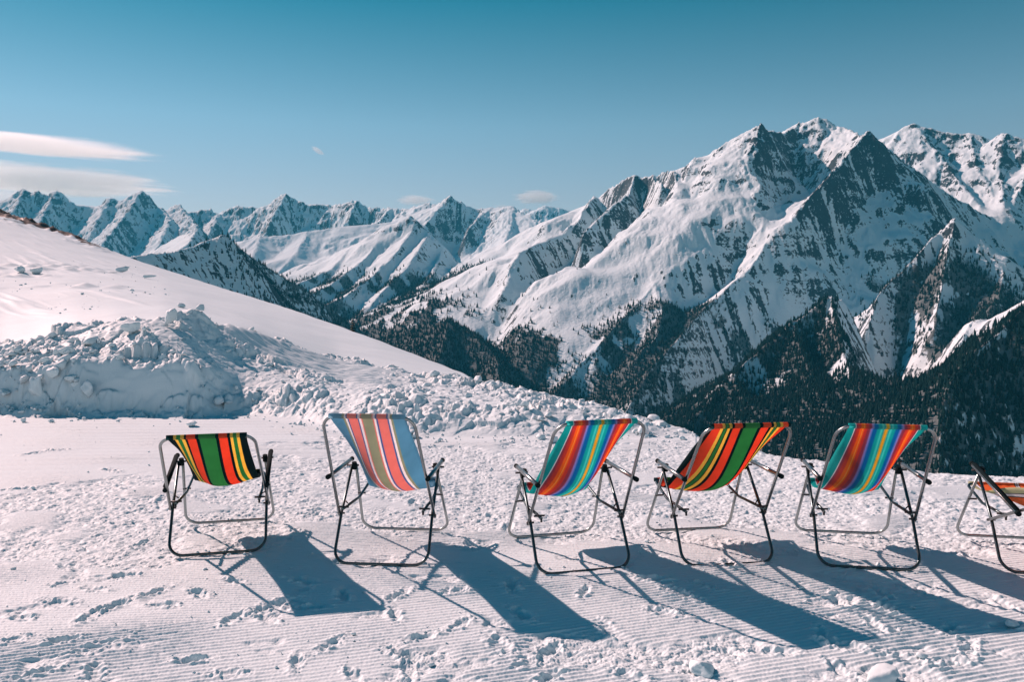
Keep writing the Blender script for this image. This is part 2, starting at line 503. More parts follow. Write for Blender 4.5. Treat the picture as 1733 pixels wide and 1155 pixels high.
def build_mountains():
    NA, NR = 1300, 1150
    az = np.linspace(R(-39), R(39), NA)
    rr = np.exp(np.linspace(math.log(1250.0), math.log(14500.0), NR))
    A2, R2 = np.meshgrid(az, rr)
    X, Y = R2 * np.sin(A2), R2 * np.cos(A2)
    # skeleton at half resolution, then enlarged
    na, nr = NA // 2, NR // 2
    azh = np.linspace(az[0], az[-1], na)
    rrh = np.exp(np.linspace(math.log(rr[0]), math.log(rr[-1]), nr))
    a2, r2 = np.meshgrid(azh, rrh)
    Zh, Dh = skeleton(r2 * np.sin(a2), r2 * np.cos(a2))

    def up(M):
        ii = np.linspace(0, nr - 1, NR)
        jj = np.linspace(0, na - 1, NA)
        i0 = np.minimum(ii.astype(int), nr - 2)
        j0 = np.minimum(jj.astype(int), na - 2)
        fi, fj = (ii - i0)[:, None], (jj - j0)[None, :]
        return ((M[i0][:, j0] * (1 - fj) + M[i0][:, j0 + 1] * fj) * (1 - fi) + (M[i0 + 1][:, j0] * (1 - fj) + M[i0 + 1][:, j0 + 1] * fj) * fi)
    Z, D = up(Zh).astype(np.float32), up(Dh).astype(np.float32)

    def grad(Zg):
        gr = np.gradient(Zg, axis=0) / np.gradient(rr)[:, None]
        ga = np.gradient(Zg, axis=1) / (az[1] - az[0]) / R2
        return (gr * np.sin(A2) + ga * np.cos(A2)), (gr * np.cos(A2) - ga * np.sin(A2))
    gx, gy = grad(Z)
    gx, gy = gx.astype(np.float32), gy.astype(np.float32)
    fade = np.clip(D / 220.0, 0.4, 1).astype(np.float32)
    ex, ey = gx.copy(), gy.copy()
    add = np.zeros_like(Z)
    conv = np.zeros_like(Z)
    fine = np.zeros_like(Z)
    rugs = (.55 + .9 * smooth(.62, 1.05, np.hypot(gx, gy))).astype(np.float32)
    wl, am = 330.0, 19.0
    rug = (.45 + .75 * smooth(-.25, .35, fbm(X / 620, Y / 620, 64, 3))).astype(np.float32)
    for o in range(5):
        m = np.hypot(ex, ey) + 1e-4
        st = np.minimum(m / 0.35, 1.0)
        dx, dy = -ey / m * st, ex / m * st
        jx = X / wl + .35 * pnoise(X / wl, Y / wl, 70 + o)
        jy = Y / wl + .35 * pnoise(X / wl, Y / wl, 80 + o)
        v, vx, vy = erode(jx, jy, dx, dy, 30 + o)
        f = (fade if o < 2 else np.maximum(fade, .5)) * rug * rugs
        if o >= 1: fine += v * (.45, .45, .40, .35)[o - 1]
        add += am * v * f
        conv += am * v * f if o < 3 else 0
        ex = ex + vx * (am / wl) * 2.2 * f
        ey = ey + vy * (am / wl) * 2.2 * f
        wl *= .5
        am *= .56
    crag = fbm(X / 120, Y / 120, 91, 4, .55, ridged=True)
    hi = smooth(250, 800, Z)
    crag2 = fbm(X / 42, Y / 42, 92, 3, .6, ridged=True)
    steep = np.hypot(gx, gy)
    add += (crag - .3) * (8 + 18 * hi) * smooth(.45, .8, steep) * np.where(R2 > 8500, 1.9, 1.0)
    add += (crag2 - .2) * 4.5 * smooth(.45, .8, steep) * (.4 + .6 * smooth(-.3, .3, pnoise(X / 300, Y / 300, 93)))
    Z2 = Z + add
    gx2, gy2 = grad(Z2)
    slope = np.hypot(gx2, gy2)
    # ---- rock: steep places, broken by noise, more of it high up
    n1 = fbm(X / 260, Y / 260, 11, 4)
    n2 = fbm(X / 45, Y / 45, 12, 3)
    strata = fbm(X / 700 + .3 * n1, Z2 / 42 + Y / 900, 13, 3)
    crest_ = np.exp(-D / 45.0) * smooth(.0, .4, n1 + .25) * smooth(100, 500, Z)
    rb = P(1460, 330, 4900.0)
    dark_face = np.exp(-((X - rb[0]) ** 2 + (Y - rb[1]) ** 2) / 480.0 ** 2) + .8 * np.exp(-((X - P(1560, 360, 5100.0)[0]) ** 2 + (Y - P(1560, 360, 5100.0)[1]) ** 2) / 420.0 ** 2)
    rock = .84 * smooth(1.06, 1.78, np.minimum(slope, 1.46) + .38 * n1 + .14 * n2 + .34 * strata + .06 * hi + (.15 + .55 * smooth(-.25, .3, fbm(X / 520, Y / 520, 14, 2))) * fine + .30 * crest_ + .16 * dark_face + .22 * smooth(6300, 6700, R2) * smooth(R(24), R(27), A2))
    # ---- forest: below an uneven tree line, on ribs more than in gullies
    tl = -45 + 130 * fbm(X / 700, Y / 700, 21, 3) + 1.6 * conv
    tl = tl + np.where(R2 > 4200, 120, 0) + np.where(R2 > 5200, 60, 0)
    fo = smooth(60, -90, Z2 - tl) * smooth(-.16, .16, .8 * fbm(X / 200, Y / 200, 23, 3) + conv / 17 + .02)

    def blob(px, py, d, rad, amt):
        c = P(px, py, d * 1000)
        w = np.exp(-((X - c[0]) ** 2 + (Y - c[1]) ** 2) / (rad * rad))
        return amt * w
    # bare avalanche slopes and dense woods that the photograph shows, as places on the map
    for b in [(1000, 500, 4.4, 420, -1.4), (900, 560, 4.2, 380, -1.2), (820, 520, 4.9, 330, -1.3), (1120, 440, 4.6, 420, -1.3), (1330, 470, 4.1, 420, -1.1),
              (1560, 600, 2.75, 130, -1.1), (1430, 480, 3.5, 260, -1.2), (960, 600, 3.85, 200, -.7), (1290, 560, 3.1, 150, -.7), (620, 520, 5.4, 150, -.6),
              (760, 590, 3.6, 480, 1.6), (1250, 600, 3.5, 350, .5), (1190, 620, 3.35, 260, .9), (1130, 680, 3.0, 200, .8), (1405, 560, 2.75, 200, 1.2), (1690, 680, 1.85, 420, 1.5), (1740, 640, 1.9, 420, 1.5), (1230, 720, 2.3, 260, .9), (1060, 640, 3.3, 200, .9), (1130, 600, 3.4, 200, .8),
              (760, 500, 5.5, 300, .8), (500, 540, 4.4, 400, .8), (1560, 480, 3.35, 160, .6), (1520, 520, 3.3, 140, .5), (1640, 540, 3.2, 180, .6), (1520, 650, 2.75, 230, -1.3), (1475, 570, 3.15, 170, -1.0), (1550, 740, 2.3, 120, -1.0), (400, 490, 4.0, 350, .45), (540, 540, 4.4, 350, .7), (1240, 560, 4.0, 250, .6), (1500, 530, 3.3, 170, .9), (1560, 500, 3.4, 200, .9), (1620, 480, 3.45, 180, .8), (1680, 520, 3.3, 200, .8), (1200, 590, 3.75, 240, 1.0), (1260, 560, 3.8, 160, .6), (1180, 640, 3.6, 240, 1.0)]:
        fo = fo + blob(*b)
    fo = np.clip(fo, 0, 1) * smooth(1.9, 1.5, slope)
    print('mountain numpy', time.time() - T0)

    m = Mat("alpine_snow_and_rock")
    pos = m.coords()
    nz = m.noise(1 / 14.0, 5, .62, pos)
    nz2 = m.noise(1 / 60.0, 4, .6, pos)
    rk = m.attr('rock')
    s = m.math('ADD', rk, m.math('MULTIPLY', m.math('SUBTRACT', nz, .5), 1.7))
    s = m.math('ADD', s, m.math('MULTIPLY', m.math('SUBTRACT', nz2, .5), .45))
    rf = m.maprange(s, .42, .66)
    rockc = m.mix(nz, (.018, .032, .040), (.06, .088, .10))
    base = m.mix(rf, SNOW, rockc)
    ff = m.maprange(m.math('ADD', m.attr('forest'), m.math('MULTIPLY', m.math('SUBTRACT', nz, .5), 1.0)), .45, .95)
    base = m.mix(m.math('MULTIPLY', ff, .85), base, (.028, .036, .03))
    m.link(base, m.b.inputs['Base Color'])
    m.b.inputs['Roughness'].default_value = .85
    m.b.inputs['Specular IOR Level'].default_value = .15
    m.bump(nz, .55, 9.0)
    co = np.stack([X, Y, Z2], -1).reshape(-1, 3)
    o = np_mesh('mountains', co, grid_faces(NR, NA), m.m, True, {'rock': rock, 'forest': fo})
    tag(o, kind='structure')
    # ---- points for the trees
    rng = np.random.default_rng(5)
    cell = (np.gradient(rr)[:, None] * (az[1] - az[0]) * R2)
    dens = np.clip(fo * 1.25 - .2, 0, 1) * np.where(R2 < 3000, 1 / 60., np.where(R2 < 4300, 1 / 130., 1 / 300.))
    # thin out what no camera near the photograph's could see: slopes that look away from it
    back = (gx2 * np.sin(A2) + gy2 * np.cos(A2))
    dens = dens * np.where(back < -.35, 0.0, 1.0)
    # open edge of the wood: single trees on the bare slopes
    dens = dens + smooth(120, -60, Z2 - tl) * smooth(1.2, .9, slope) / 9000.
    exp_n = dens * cell
    n = rng.poisson(exp_n)
    ii, jj = np.nonzero(n)
    rep = n[ii, jj]
    ii, jj = np.repeat(ii, rep), np.repeat(jj, rep)
    tx = X[ii, jj]
    ty = Y[ii, jj]
    tz = Z2[ii, jj]
    return tx, ty, tz, R2[ii, jj], rng, (rr, az, Z2)


FX, FY, FZ, FD, rngF, MT = build_mountains()
print('trees', len(FX))


def build_forest():
    """far wood: many small tiered conifers, one object"""
    m = Mat("conifer_foliage")
    base = m.mix(m.noise(1 / 9.0, 2, .5, m.coords()), (.004, .018, .018), (.012, .036, .033))
    base = m.mix(m.maprange(m.attr('snowy'), .35, 1.0), base, (.45, .47, .50))
    m.link(base, m.b.inputs['Base Color'])
    m.b.inputs['Roughness'].default_value = .9
    m.b.inputs['Specular IOR Level'].default_value = .05
    # template: three skirts of six sides
    def template(seed):
        r_ = np.random.default_rng(seed)
        V, Fc, S = [], [], []
        for k, (z0, z1, rad) in enumerate(((.06, .55, .19), (.33, .80, .135), (.60, 1.0, .08))):
            b = len(V)
            n = 6
            for q in range(n):
                a = 2 * math.pi * q / n + k * .5
                rr_ = rad * (1 + .3 * r_.uniform(-1, 1))
                V.append((rr_ * math.cos(a), rr_ * math.sin(a), z0 + .04 * r_.uniform(-1, 1)))
                S.append(r_.uniform(0, .40))
            V.append((0, 0, z1))
            S.append(.5)
            for q in range(n):
                Fc.append((b + q, b + (q + 1) % n, b + n))
        return np.array(V, np.float32), np.array(Fc), np.array(S, np.float32)
    n = len(FX)
    hts = (9 + 20 * rngF.beta(2, 2.5, n)).astype(np.float32) * np.where(FD > 4300, 1.25, 1.0)
    rot = rngF.uniform(0, 6.28, n)
    wid = rngF.uniform(.8, 1.25, n)
    sn = rngF.uniform(.1, 1.25, n)
    COs, FCs, SNs = [], [], []
    off = 0
    kind = rngF.integers(0, 4, n)
    for k in range(4):
        V, Fc, S = template(k)
        ix = np.nonzero(kind == k)[0]
        c, s = np.cos(rot[ix])[:, None], np.sin(rot[ix])[:, None]
        h, w = hts[ix][:, None], (hts[ix] * wid[ix])[:, None]
        x = FX[ix][:, None] + w * (V[:, 0] * c - V[:, 1] * s)
        y = FY[ix][:, None] + w * (V[:, 0] * s + V[:, 1] * c)
        z = FZ[ix][:, None] + h * V[:, 2] - 1.0
        COs.append(np.stack([x, y, z], -1).reshape(-1, 3))
        FCs.append((Fc[None] + (off + np.arange(len(ix)) * len(V))[:, None, None]).reshape(-1, 3))
        SNs.append((sn[ix][:, None] * S).ravel())
        off += len(ix) * len(V)
    o = np_mesh('forest', np.concatenate(COs), np.concatenate(FCs), m.m, False, {'snowy': np.concatenate(SNs)})
    tag(o, 'far conifer woods covering the lower mountain slopes', 'forest', kind='stuff')


build_forest()
print('forest', time.time() - T0)

# ------------------------------------------------------------------ near ground: piste, snow bank, hill
# columns of the photograph -> what lies along that line of sight, as distances and heights
#  px, bank foot r, cut edge r, cut edge z, bank top r, bank top py, crest r, crest py
COLS = np.array([
    (-500, 14.4, 14.7, .80, 16.2, 590, 150, 170),
    (-200, 13.0, 13.3, .70, 14.8, 596, 130, 285),
    (0,    12.13, 12.39, .62, 13.8, 590, 110, 358),
    (60,   11.87, 12.13, .62, 13.5, 578, 104, 378),
    (130,  11.63, 11.88, .66, 13.2, 558, 96, 403),
    (200,  11.38, 11.66, .64, 12.9, 546, 86, 428),
    (280,  11.12, 11.40, .64, 12.8, 539, 74, 455),
    (320,  11.0, 11.30, .60, 12.9, 542, 70, 468),
    (350,  11.0, 11.45, .54, 13.1, 549, 65, 478),
    (400,  11.1, 11.8, .44, 13.3, 557, 58, 494),
    (430,  10.9, 11.7, .40, 13.6, 565, 54, 503),
    (500,  10.4, 11.3, .33, 14.2, 590, 45, 525),
    (570,  9.5,  10.8, .28, 14.6, 614, 38, 550),
    (640,  9.1,  10.2, .28, 14.0, 628, 32, 576),
    (720,  8.9,  9.9,  .26, 13.4, 642, 27, 606),
    (790,  8.8,  9.7,  .25, 12.8, 650, 22, 634),
    (835,  8.8,  9.5,  .25, 12.2, 654, 14, 656),
    (900,  8.8,  9.4,  .23, 11.8, 663, 12.6, 668),
    (1000, 8.8,  9.3,  .18, 11.0, 684, 11.6, 690),
    (1100, 8.9,  9.2,  .12, 10.0, 712, 10.4, 718),
    (1170, 8.8,  9.0,  .03, 9.2, 742, 9.5, 748),
    (1230, 8.2,  8.3,  .00, 8.4, 762, 8.5, 764),
    (1330, 7.6,  7.7,  .00, 7.75, 778, 7.8, 779),
    (1450, 7.2,  7.3,  .00, 7.35, 790, 7.4, 791),
    (1600, 6.9,  6.95, .00, 7.0, 804, 7.05, 805),
    (1733, 6.8,  6.85, .00, 6.9, 809, 6.95, 810),
    (2100, 6.6,  6.65, .00, 6.7, 818, 6.75, 819)], float)


for _c in COLS:                       # the right-hand columns were measured straight ahead: lengthen them along their own bearing
    if _c[0] >= 1170:
        _c[[1, 2, 4, 6]] *= math.hypot(1.0, (_c[0] - CX) / F_PX)


def profile(pxs, rr):
    """base height field z[r, col]"""
    out = np.zeros((len(rr), len(pxs)), np.float32)
    par = [np.interp(pxs, COLS[:, 0], COLS[:, k]) for k in range(1, 8)]
    lr = np.log(rr)
    for j, px in enumerate(pxs):
        fr, cr, cz, tr, tpy, kr, kpy = [p[j] for p in par]
        ty = lambda py, r: CAM_H + float(ray(px, py)[2]) * r
        tz = ty(tpy, tr)
        kz = ty(kpy, kr)
        pr = [2.0, fr, cr, tr]
        pz = [0.0, 0.0, cz, tz]
        if px < 835:
            # hill: the line of sight climbs from just above the bank to the crest
            w = smooth(835, 560, px)
            pr.append(tr + .7)
            pz.append(tz - .12 * (1 if px < 335 else .2))
            r0, p0 = tr + 1.6, tpy + 5
            for t in (0.0, .25, .5, .75, .92):
                r_ = r0 * (kr / r0) ** t
                pr.append(r_)
                pz.append(ty(p0 + (kpy - p0) * t ** .85, r_))
            pr.append(kr)
            pz.append(kz)
        else:
            pr.append(kr)
            pz.append(kz)
        e = pr[-1]
        s0 = (pz[-1] - CAM_H) / e
        for k, (f1, dz) in enumerate(((1.03, min(-.02, s0 - .04)), (1.15, min(-.10, s0 - .12)), (1.5, min(-.36, s0 - .25)), (3, -.62), (12, -.66), (200, -.70))):
            pr.append(e * f1)
            pz.append(pz[-1] + dz * (e * f1 - pr[-2]))
        out[:, j] = np.interp(rr, pr, pz)
    return out


def blur(Z, k, axis):
    if k < 1: return Z
    ker = np.hanning(2 * k + 3)[1:-1]
    ker /= ker.sum()
    pad = [(0, 0), (0, 0)]
    pad[axis] = (k, k)
    Zp = np.pad(Z, pad, mode='edge')
    out = np.zeros_like(Z)
    for i, w in enumerate(ker):
        out += w * (Zp[i:i + Z.shape[0], :] if axis == 0 else Zp[:, i:i + Z.shape[1]])
    return out


def angle_of(px):
    rx, ry, _ = ray(px, np.full(np.shape(px), 600.0))
    return np.arctan2(rx, ry)


PXT = np.linspace(-520, 2150, 500)
AZT = angle_of(PXT)


def ground_field(r0, r1, NR, NC, az0, az1):
    az = np.linspace(az0, az1, NC)
    rr = np.exp(np.linspace(math.log(r0), math.log(r1), NR))
    pxs = np.interp(az, AZT, PXT)
    step = max(1, NC // 350)
    pc = pxs[::step] if pxs[::step][-1] == pxs[-1] else np.append(pxs[::step], pxs[-1])
    Zc = profile(pc, rr)
    Zf = np.zeros((NR, NC), np.float32)
    k = np.interp(np.arange(NC), np.append(np.arange(0, NC, step), NC - 1)[:len(pc)], np.arange(len(pc)))
    k0 = np.minimum(k.astype(int), len(pc) - 2)
    Zf = Zc[:, k0] * (1 - (k - k0)) + Zc[:, k0 + 1] * (k - k0)
    A2, R2 = np.meshgrid(az, rr)
    X, Y = R2 * np.sin(A2), R2 * np.cos(A2)
    PX = np.broadcast_to(pxs[None, :], X.shape)
    return rr, az, X, Y, R2, PX, Zf.astype(np.float32)


def interp_cols(PX, k):
    return np.interp(PX, COLS[:, 0], COLS[:, k])


# foot prints: places on the piste (photograph pixel, metres long)
_r = random.Random(8)
PRINTS = [(_r.uniform(0, 1700), _r.uniform(985, 1150), _r.uniform(.2, .3)) for _k in range(64)] + [(100, 1020, .30), (150, 1018, .28), (155, 1045, .26), (55, 1060, .25), (280, 1028, .24), (98, 1060, .30), (180, 1060, .30), (130, 1090, .26), (215, 975, .24), (110, 958, .2),
          (60, 990, .25), (460, 1030, .32), (225, 1130, .26), (470, 1145, .34), (330, 1000, .2), (560, 1095, .25), (20, 1085, .25), (390, 1145, .25), (370, 1105, .3),
          (1390, 1078, .25), (1200, 1100, .3), (1310, 1105, .25), (1150, 1010, .3), (1235, 960, .25), (930, 1100, .28), (880, 1120, .25), (1540, 1120, .3), (1480, 1060, .25),
          (60, 770, .35), (100, 765, .3), (190, 800, .3), (270, 850, .3), (230, 920, .25), (30, 830, .3), (690, 1110, .3), (640, 1140, .3), (760, 1070, .28), (840, 1080, .3),
          (820, 870, .3), (800, 920, .25), (860, 890, .3), (1120, 870, .3), (540, 870, .3), (500, 900, .25), (700, 850, .3), (1640, 1100, .3), (1700, 1060, .28), (1600, 1060, .2)]


def detail(X, Y, R2, PX, Z, near=True):
    """adds all relief to the base height field; returns z and mask of rough snow"""
    foot, cutr, topr = interp_cols(PX, 1), interp_cols(PX, 2), interp_cols(PX, 4)
    crest = interp_cols(PX, 6)
    wob = .35 * pnoise(X / 1.1, Y / 1.1, 41) + .15 * pnoise(X / .35, Y / .35, 42)
    # long gentle waves of the piste
    z = Z + .025 * pnoise(X / 2.3, Y / 1.7, 43) * smooth(2.5, 4, R2)
    gx_ = fbm(X / 1.7, Y / 1.1, 44, 3)
    # where the piste is trodden up
    band = smooth(4.9, 5.6, R2 + .6 * gx_) * np.where(PX > 1100, 1.0, smooth(9.3, 7.4, R2 + .6 * wob))
    left_smooth = smooth(500, 250, PX) * smooth(7.0, 8.2, R2)
    near_band = smooth(3.75, 3.5, R2 + .25 * gx_) * smooth(700, 1000, PX)
    patch = smooth(.12, .34, fbm(X / .75, Y / .55, 45, 4) + .55 * band - .9 * left_smooth + .50 * near_band - .13)
    patch = np.maximum(patch, smooth(.30, .50, fbm(X / .45, Y / .3, 46, 3)) * .8 * (1 - left_smooth))
    # corduroy of the groomer: lines that bow a little
    q = Y * math.cos(R(4)) - X * math.sin(R(4)) + .05 * pnoise(X / 2.5, Y / 2.5, 48)
    q_b = Y * math.cos(R(17)) - X * math.sin(R(17)) + .05 * pnoise(X / 2.5, Y / 2.5, 38)
    q = np.where(q_b + .015 * pnoise(X / .3, Y / .3, 39) < 4.05, q_b, q)
    cw = .031
    ph = q / cw * 2 * math.pi
    cord = .5 + .5 * np.cos(ph)
    cord = cord ** 1.5 * (1 + .35 * pnoise(X / .06, Y / .03, 49)) * (0.75 + .5 * pnoise(X / .8, Y / .5, 50))
    on_piste = np.where(PX > 1180, smooth(.5, .2, R2 - foot), smooth(.0, -.5, R2 - foot + .5 * wob))
    track = smooth(330, 400, PX) * smooth(720, 620, PX) * smooth(0, .4, R2 - cutr - .8 + .5 * wob) * smooth(.5, .1, R2 - topr)
    ca = .0095 * (.55 + .6 * smooth(-.3, .3, pnoise(X / 1.3, Y / .9, 79))) * np.clip(on_piste, 0, 1) * (1 - patch)
    z = z + ca * cord
    z = z + .010 * np.clip(on_piste, 0, 1) * smooth(7.2, 8.6, R2) * (1 - patch) * np.abs(np.cos(q / .19 * math.pi)) * (.6 + .6 * pnoise(X / 1.5, Y / .4, 51))
    # curved tracks of the groomer on the shelf behind the bank
    q2 = np.hypot(X + 2.0, Y - 20.0) + .02 * pnoise(X / .5, Y / .5, 52)
    z = z + .05 * track * (.5 + .5 * np.cos(q2 / .20 * 2 * math.pi)) * (1 + .4 * pnoise(X / .2, Y / .2, 53))
    # trodden snow: crumbs and pits
    b1 = blocks(X / .10 + .3 * wob, Y / .08, 54)
    b2 = blocks(X / .04 + 9, Y / .034, 55)
    bil = -fbm(X / .13 + .4 * wob, Y / .085, 56, 5, .62, ridged=True)
    rough = .015 * fbm(X / .42, Y / .30, 78, 3) + .017 * bil + .006 * b1 * smooth(-.1, .5, pnoise(X / .5, Y / .4, 59)) + .006 * b2
    z = z + patch * np.clip(on_piste, 0, 1) * (rough - .004)
    z = z + .0012 * pnoise(X / .012, Y / .012, 57) * on_piste
    if near:
        done = []
        for k, (px, py, ln) in enumerate(PRINTS):
            cx_, cy_ = on_flat(px, py)
            a = (k * 2.399) % 3.14
            if any(abs(cx_ - qx) < .16 and abs(cy_ - qy) < .12 for qx, qy in done): continue
            done.append((cx_, cy_))
            dx, dy = X - cx_, Y - cy_
            ln = ln * .72
            sel = (np.abs(dx) < .4) & (np.abs(dy) < .4)
            if not sel.any(): continue
            u = (dx[sel] * math.cos(a) + dy[sel] * math.sin(a)) / (ln * .5)
            v = (-dx[sel] * math.sin(a) + dy[sel] * math.cos(a)) / (ln * .2)
            n = fbm(X[sel] / .06, Y[sel] / .06, 58, 3, .6)
            d = np.sqrt(u * u + v * v) + .55 * n
            z[sel] += -(.010 + .010 * ((k * 37) % 10) / 10) * smooth(1.05, .35, d) + np.maximum(.003 + .022 * n, 0) * np.exp(-((d - 1.2) / .5) ** 2)
    # the bank: lumps of ploughed snow
    bank = np.where(PX < 340, smooth(-.30, .0, R2 - foot - .15 * wob), smooth(-.15, .35, R2 - foot - .3 * wob)) * smooth(1.0, .0, R2 - topr - .4) * smooth(1260, 1120, PX)
    cut = smooth(128, 150, PX + 25 * wob) * smooth(325, 306, PX + 25 * wob) * smooth(.12, -.02, R2 - cutr) * smooth(.09, .14, R2 - foot + .05 * wob)
    bank = bank * (1 - cut)
    shelf = track
    z = z + cut * smooth(-.1, .1, R2 - foot) * (.03 * fbm(X / .5, Y / .06, 73, 4, .6) + .02 * blocks(X / .5, Y / .10, 74))
    L1 = billow_cells(X / .55 + .3 * wob, Y / .5, 62)
    L2 = billow_cells(X / .22, Y / .2 + 3, 63)
    L3 = billow_cells(X / .09, Y / .085, 64)
    big = smooth(500, 120, PX) * .6 + .55
    clus = .30 + .45 * (PX < 340) * smooth(.2, -.1, R2 - cutr) + .85 * smooth(-.25, .35, fbm(X / .9, Y / .9, 75, 2))
    lump = .80 * clus * (.17 * blocks(X / .62 + .5 * wob, Y / .6, 62) * big + .085 * blocks(X / .27 + .4 * wob, Y / .26, 63) * smooth(-.3, .3, pnoise(X / .9, Y / .9, 60) + .15)
            + .05 * blocks(X / .12, Y / .12, 64) + .05 * np.maximum(L3 - .35, 0) + .07 * fbm(X / .35, Y / .35, 65, 5, .6))
    z = z + bank * lump * (1 - .93 * shelf)
    # hill: wind crust, faint lines, small terraces
    hill = smooth(.2, 1.2, R2 - topr) * smooth(900, 800, PX)
    z = z + hill * (.012 * fbm(X / 1.2, Y / .5, 66, 3) + .10 * pnoise(X / 9, Y / 6, 67)) * smooth(13, 20, R2) * smooth(1.0, .9, R2 / crest)
    hu, hv = X * .66 - Y * .75, X * .75 + Y * .66
    z = z + hill * .11 * np.maximum(fbm(hu / 13, hv / .8, 76, 3, .6), 0) * smooth(-.1, .3, pnoise(hu / 20, hv / 9, 77)) * smooth(15, 24, R2) * smooth(1.0, .93, R2 / crest)
    # crumbly patch at the far left
    deb = smooth(300, 120, PX) * smooth(24, 30, R2) * smooth(60, 45, R2)
    Ld = billow_cells(X / 1.1, Y / 1.6, 68)
    z = z + deb * .38 * np.maximum(Ld - .55, 0) * smooth(.0, .4, pnoise(X / 5, Y / 7, 69) + .15)
    # rocky, scoured crest
    rk = smooth(.80, .97, R2 / crest) * smooth(260, 90, PX) * smooth(-.2, .3, pnoise(X / 6, Y / 6, 71) + .15)
    z = z + rk * .7 * np.maximum(fbm(X / 2.2, Y / 3, 72, 3, ridged=True), 0)
    return z.astype(np.float32), rk


def snow_material():
    m = Mat("piste_snow")
    pos = m.coords()
    rk = m.maprange(m.math('ADD', m.attr('rock'), m.math('MULTIPLY', m.math('SUBTRACT', m.noise(.9, 4, .6, pos), .5), 1.2)), .45, .62)
    n = m.noise(60, 4, .65, pos)
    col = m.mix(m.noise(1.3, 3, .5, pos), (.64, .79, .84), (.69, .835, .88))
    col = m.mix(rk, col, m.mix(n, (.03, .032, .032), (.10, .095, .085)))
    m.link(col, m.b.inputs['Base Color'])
    m.b.inputs['Roughness'].default_value = .6
    m.b.inputs['Specular IOR Level'].default_value = .18
    m.bump(n, .35, .006)
    return m.m


SNOWMAT = snow_material()
A0, A1 = R(-40), R(40)
rrN, azN, X, Y, R2, PX, Z = ground_field(2.3, 17.0, 1750, 1500, A0, A1)
kc = 14
Z = blur(Z, 8, 0)
Z = blur(Z, kc, 1)
ZN, rkN = detail(X, Y, R2, PX, Z)
g = np_mesh('snow_ground', np.stack([X, Y, ZN], -1).reshape(-1, 3), grid_faces(*ZN.shape), SNOWMAT, True, {'rock': rkN})
tag(g, kind='structure')
print('near ground', time.time() - T0)
rrF, azF, X, Y, R2, PX, Z = ground_field(16.95, 1600.0, 900, 900, A0, A1)
ZF, rkF = detail(X, Y, R2, PX, blur(Z, 8, 1), False)
ZF[0, :] -= .02
g = np_mesh('snow_hill', np.stack([X, Y, ZF], -1).reshape(-1, 3), grid_faces(*ZF.shape), SNOWMAT, True, {'rock': rkF})
tag(g, kind='structure')
# the piste goes on around and behind the camera
for s0_, s1_ in ((A1, R(78)), (R(-78), A0)):
    _r, _a, X, Y, R2, PX, Z = ground_field(2.3, 1600.0, 1000, 420, s0_, s1_)
    ZS, rkS = detail(X, Y, R2, PX, Z)
    g = np_mesh('snow_plateau', np.stack([X, Y, ZS], -1).reshape(-1, 3), grid_faces(*ZS.shape), SNOWMAT, True, {'rock': rkS})
    tag(g, kind='structure')
th = np.concatenate([np.linspace(R(78), 2 * math.pi - R(78), 60)])
rb = np.array([0.0, 2.3, 6, 17, 60])
cA, cR = np.meshgrid(th, rb)
cz = np.zeros_like(cA)
co = np.stack([cR * np.sin(cA), cR * np.cos(cA), cz - .0 * cR], -1).reshape(-1, 3)
g = np_mesh('snow_field', co, grid_faces(*cA.shape), SNOWMAT, True, {'rock': np.zeros(len(co))})
tag(g, kind='structure')
th = np.linspace(A0, A1, 60)
cA, cR = np.meshgrid(th, np.array([0.0, 1.2, 2.32]))
co = np.stack([cR * np.sin(cA), cR * np.cos(cA), -.004 + 0 * cA], -1).reshape(-1, 3)
g = np_mesh('snow_path', co, grid_faces(*cA.shape), SNOWMAT, True, {'rock': np.zeros(len(co))})
tag(g, kind='structure')


def ground_z(x, y):
    r = np.hypot(x, y)
    a = np.arctan2(x, y)
    out = np.zeros(np.shape(r))
    for rr_, az_, ZZ, lo, hi in ((rrN, azN, ZN, 0, 16.95), (rrF, azF, ZF, 16.95, 9e9)):
        k = (r >= lo) & (r < hi)
        fi = np.clip(np.interp(np.log(r), np.log(rr_), np.arange(len(rr_))), 0, len(rr_) - 2)
        fj = np.clip(np.interp(a, az_, np.arange(len(az_))), 0, len(az_) - 2)
        i0, j0 = fi.astype(int), fj.astype(int)
        u, v = fi - i0, fj - j0
        z = (ZZ[i0, j0] * (1 - v) + ZZ[i0, j0 + 1] * v) * (1 - u) + (ZZ[i0 + 1, j0] * (1 - v) + ZZ[i0 + 1, j0 + 1] * v) * u
        out = np.where(k, z, out)
    return out


def hit(px, py, rmin=2.6, rmax=130):
    """first ground point on the line of sight"""
    rx, ry, rz = [float(q) for q in ray(px, py)]
    rs = np.exp(np.linspace(math.log(rmin), math.log(rmax), 1500))
    zz = ground_z(rx * rs, ry * rs)
    below = (CAM_H + rz * rs) <= zz
    k = int(np.argmax(below)) if below.any() else len(rs) - 1
    return rx * rs[k], ry * rs[k], float(zz[k])


print('ground', time.time() - T0)
#PARTS2
# ------------------------------------------------------------------ deck chairs
def metal(name, col, rough, metallic=1.0):
    m = Mat(name)
    n = m.noise(180, 3, .6, m.coords())
    m.link(m.mix(n, tuple(c * .82 for c in col), col), m.b.inputs['Base Color'])
    m.b.inputs['Metallic'].default_value = metallic
    m.link(m.maprange(n, .3, .7, rough * .8, rough * 1.25), m.b.inputs['Roughness'])
    return m.m


M_TUBE = metal("galvanised_tube", (.30, .34, .345), .30)
M_DARK = metal("dark_steel_tube", (.09, .13, .14), .30)
M_BOLT = metal("dark_bolt", (.03, .035, .04), .45, 0.3)
M_PLASTIC = metal("black_plastic", (.006, .016, .019), .85, 0.0)

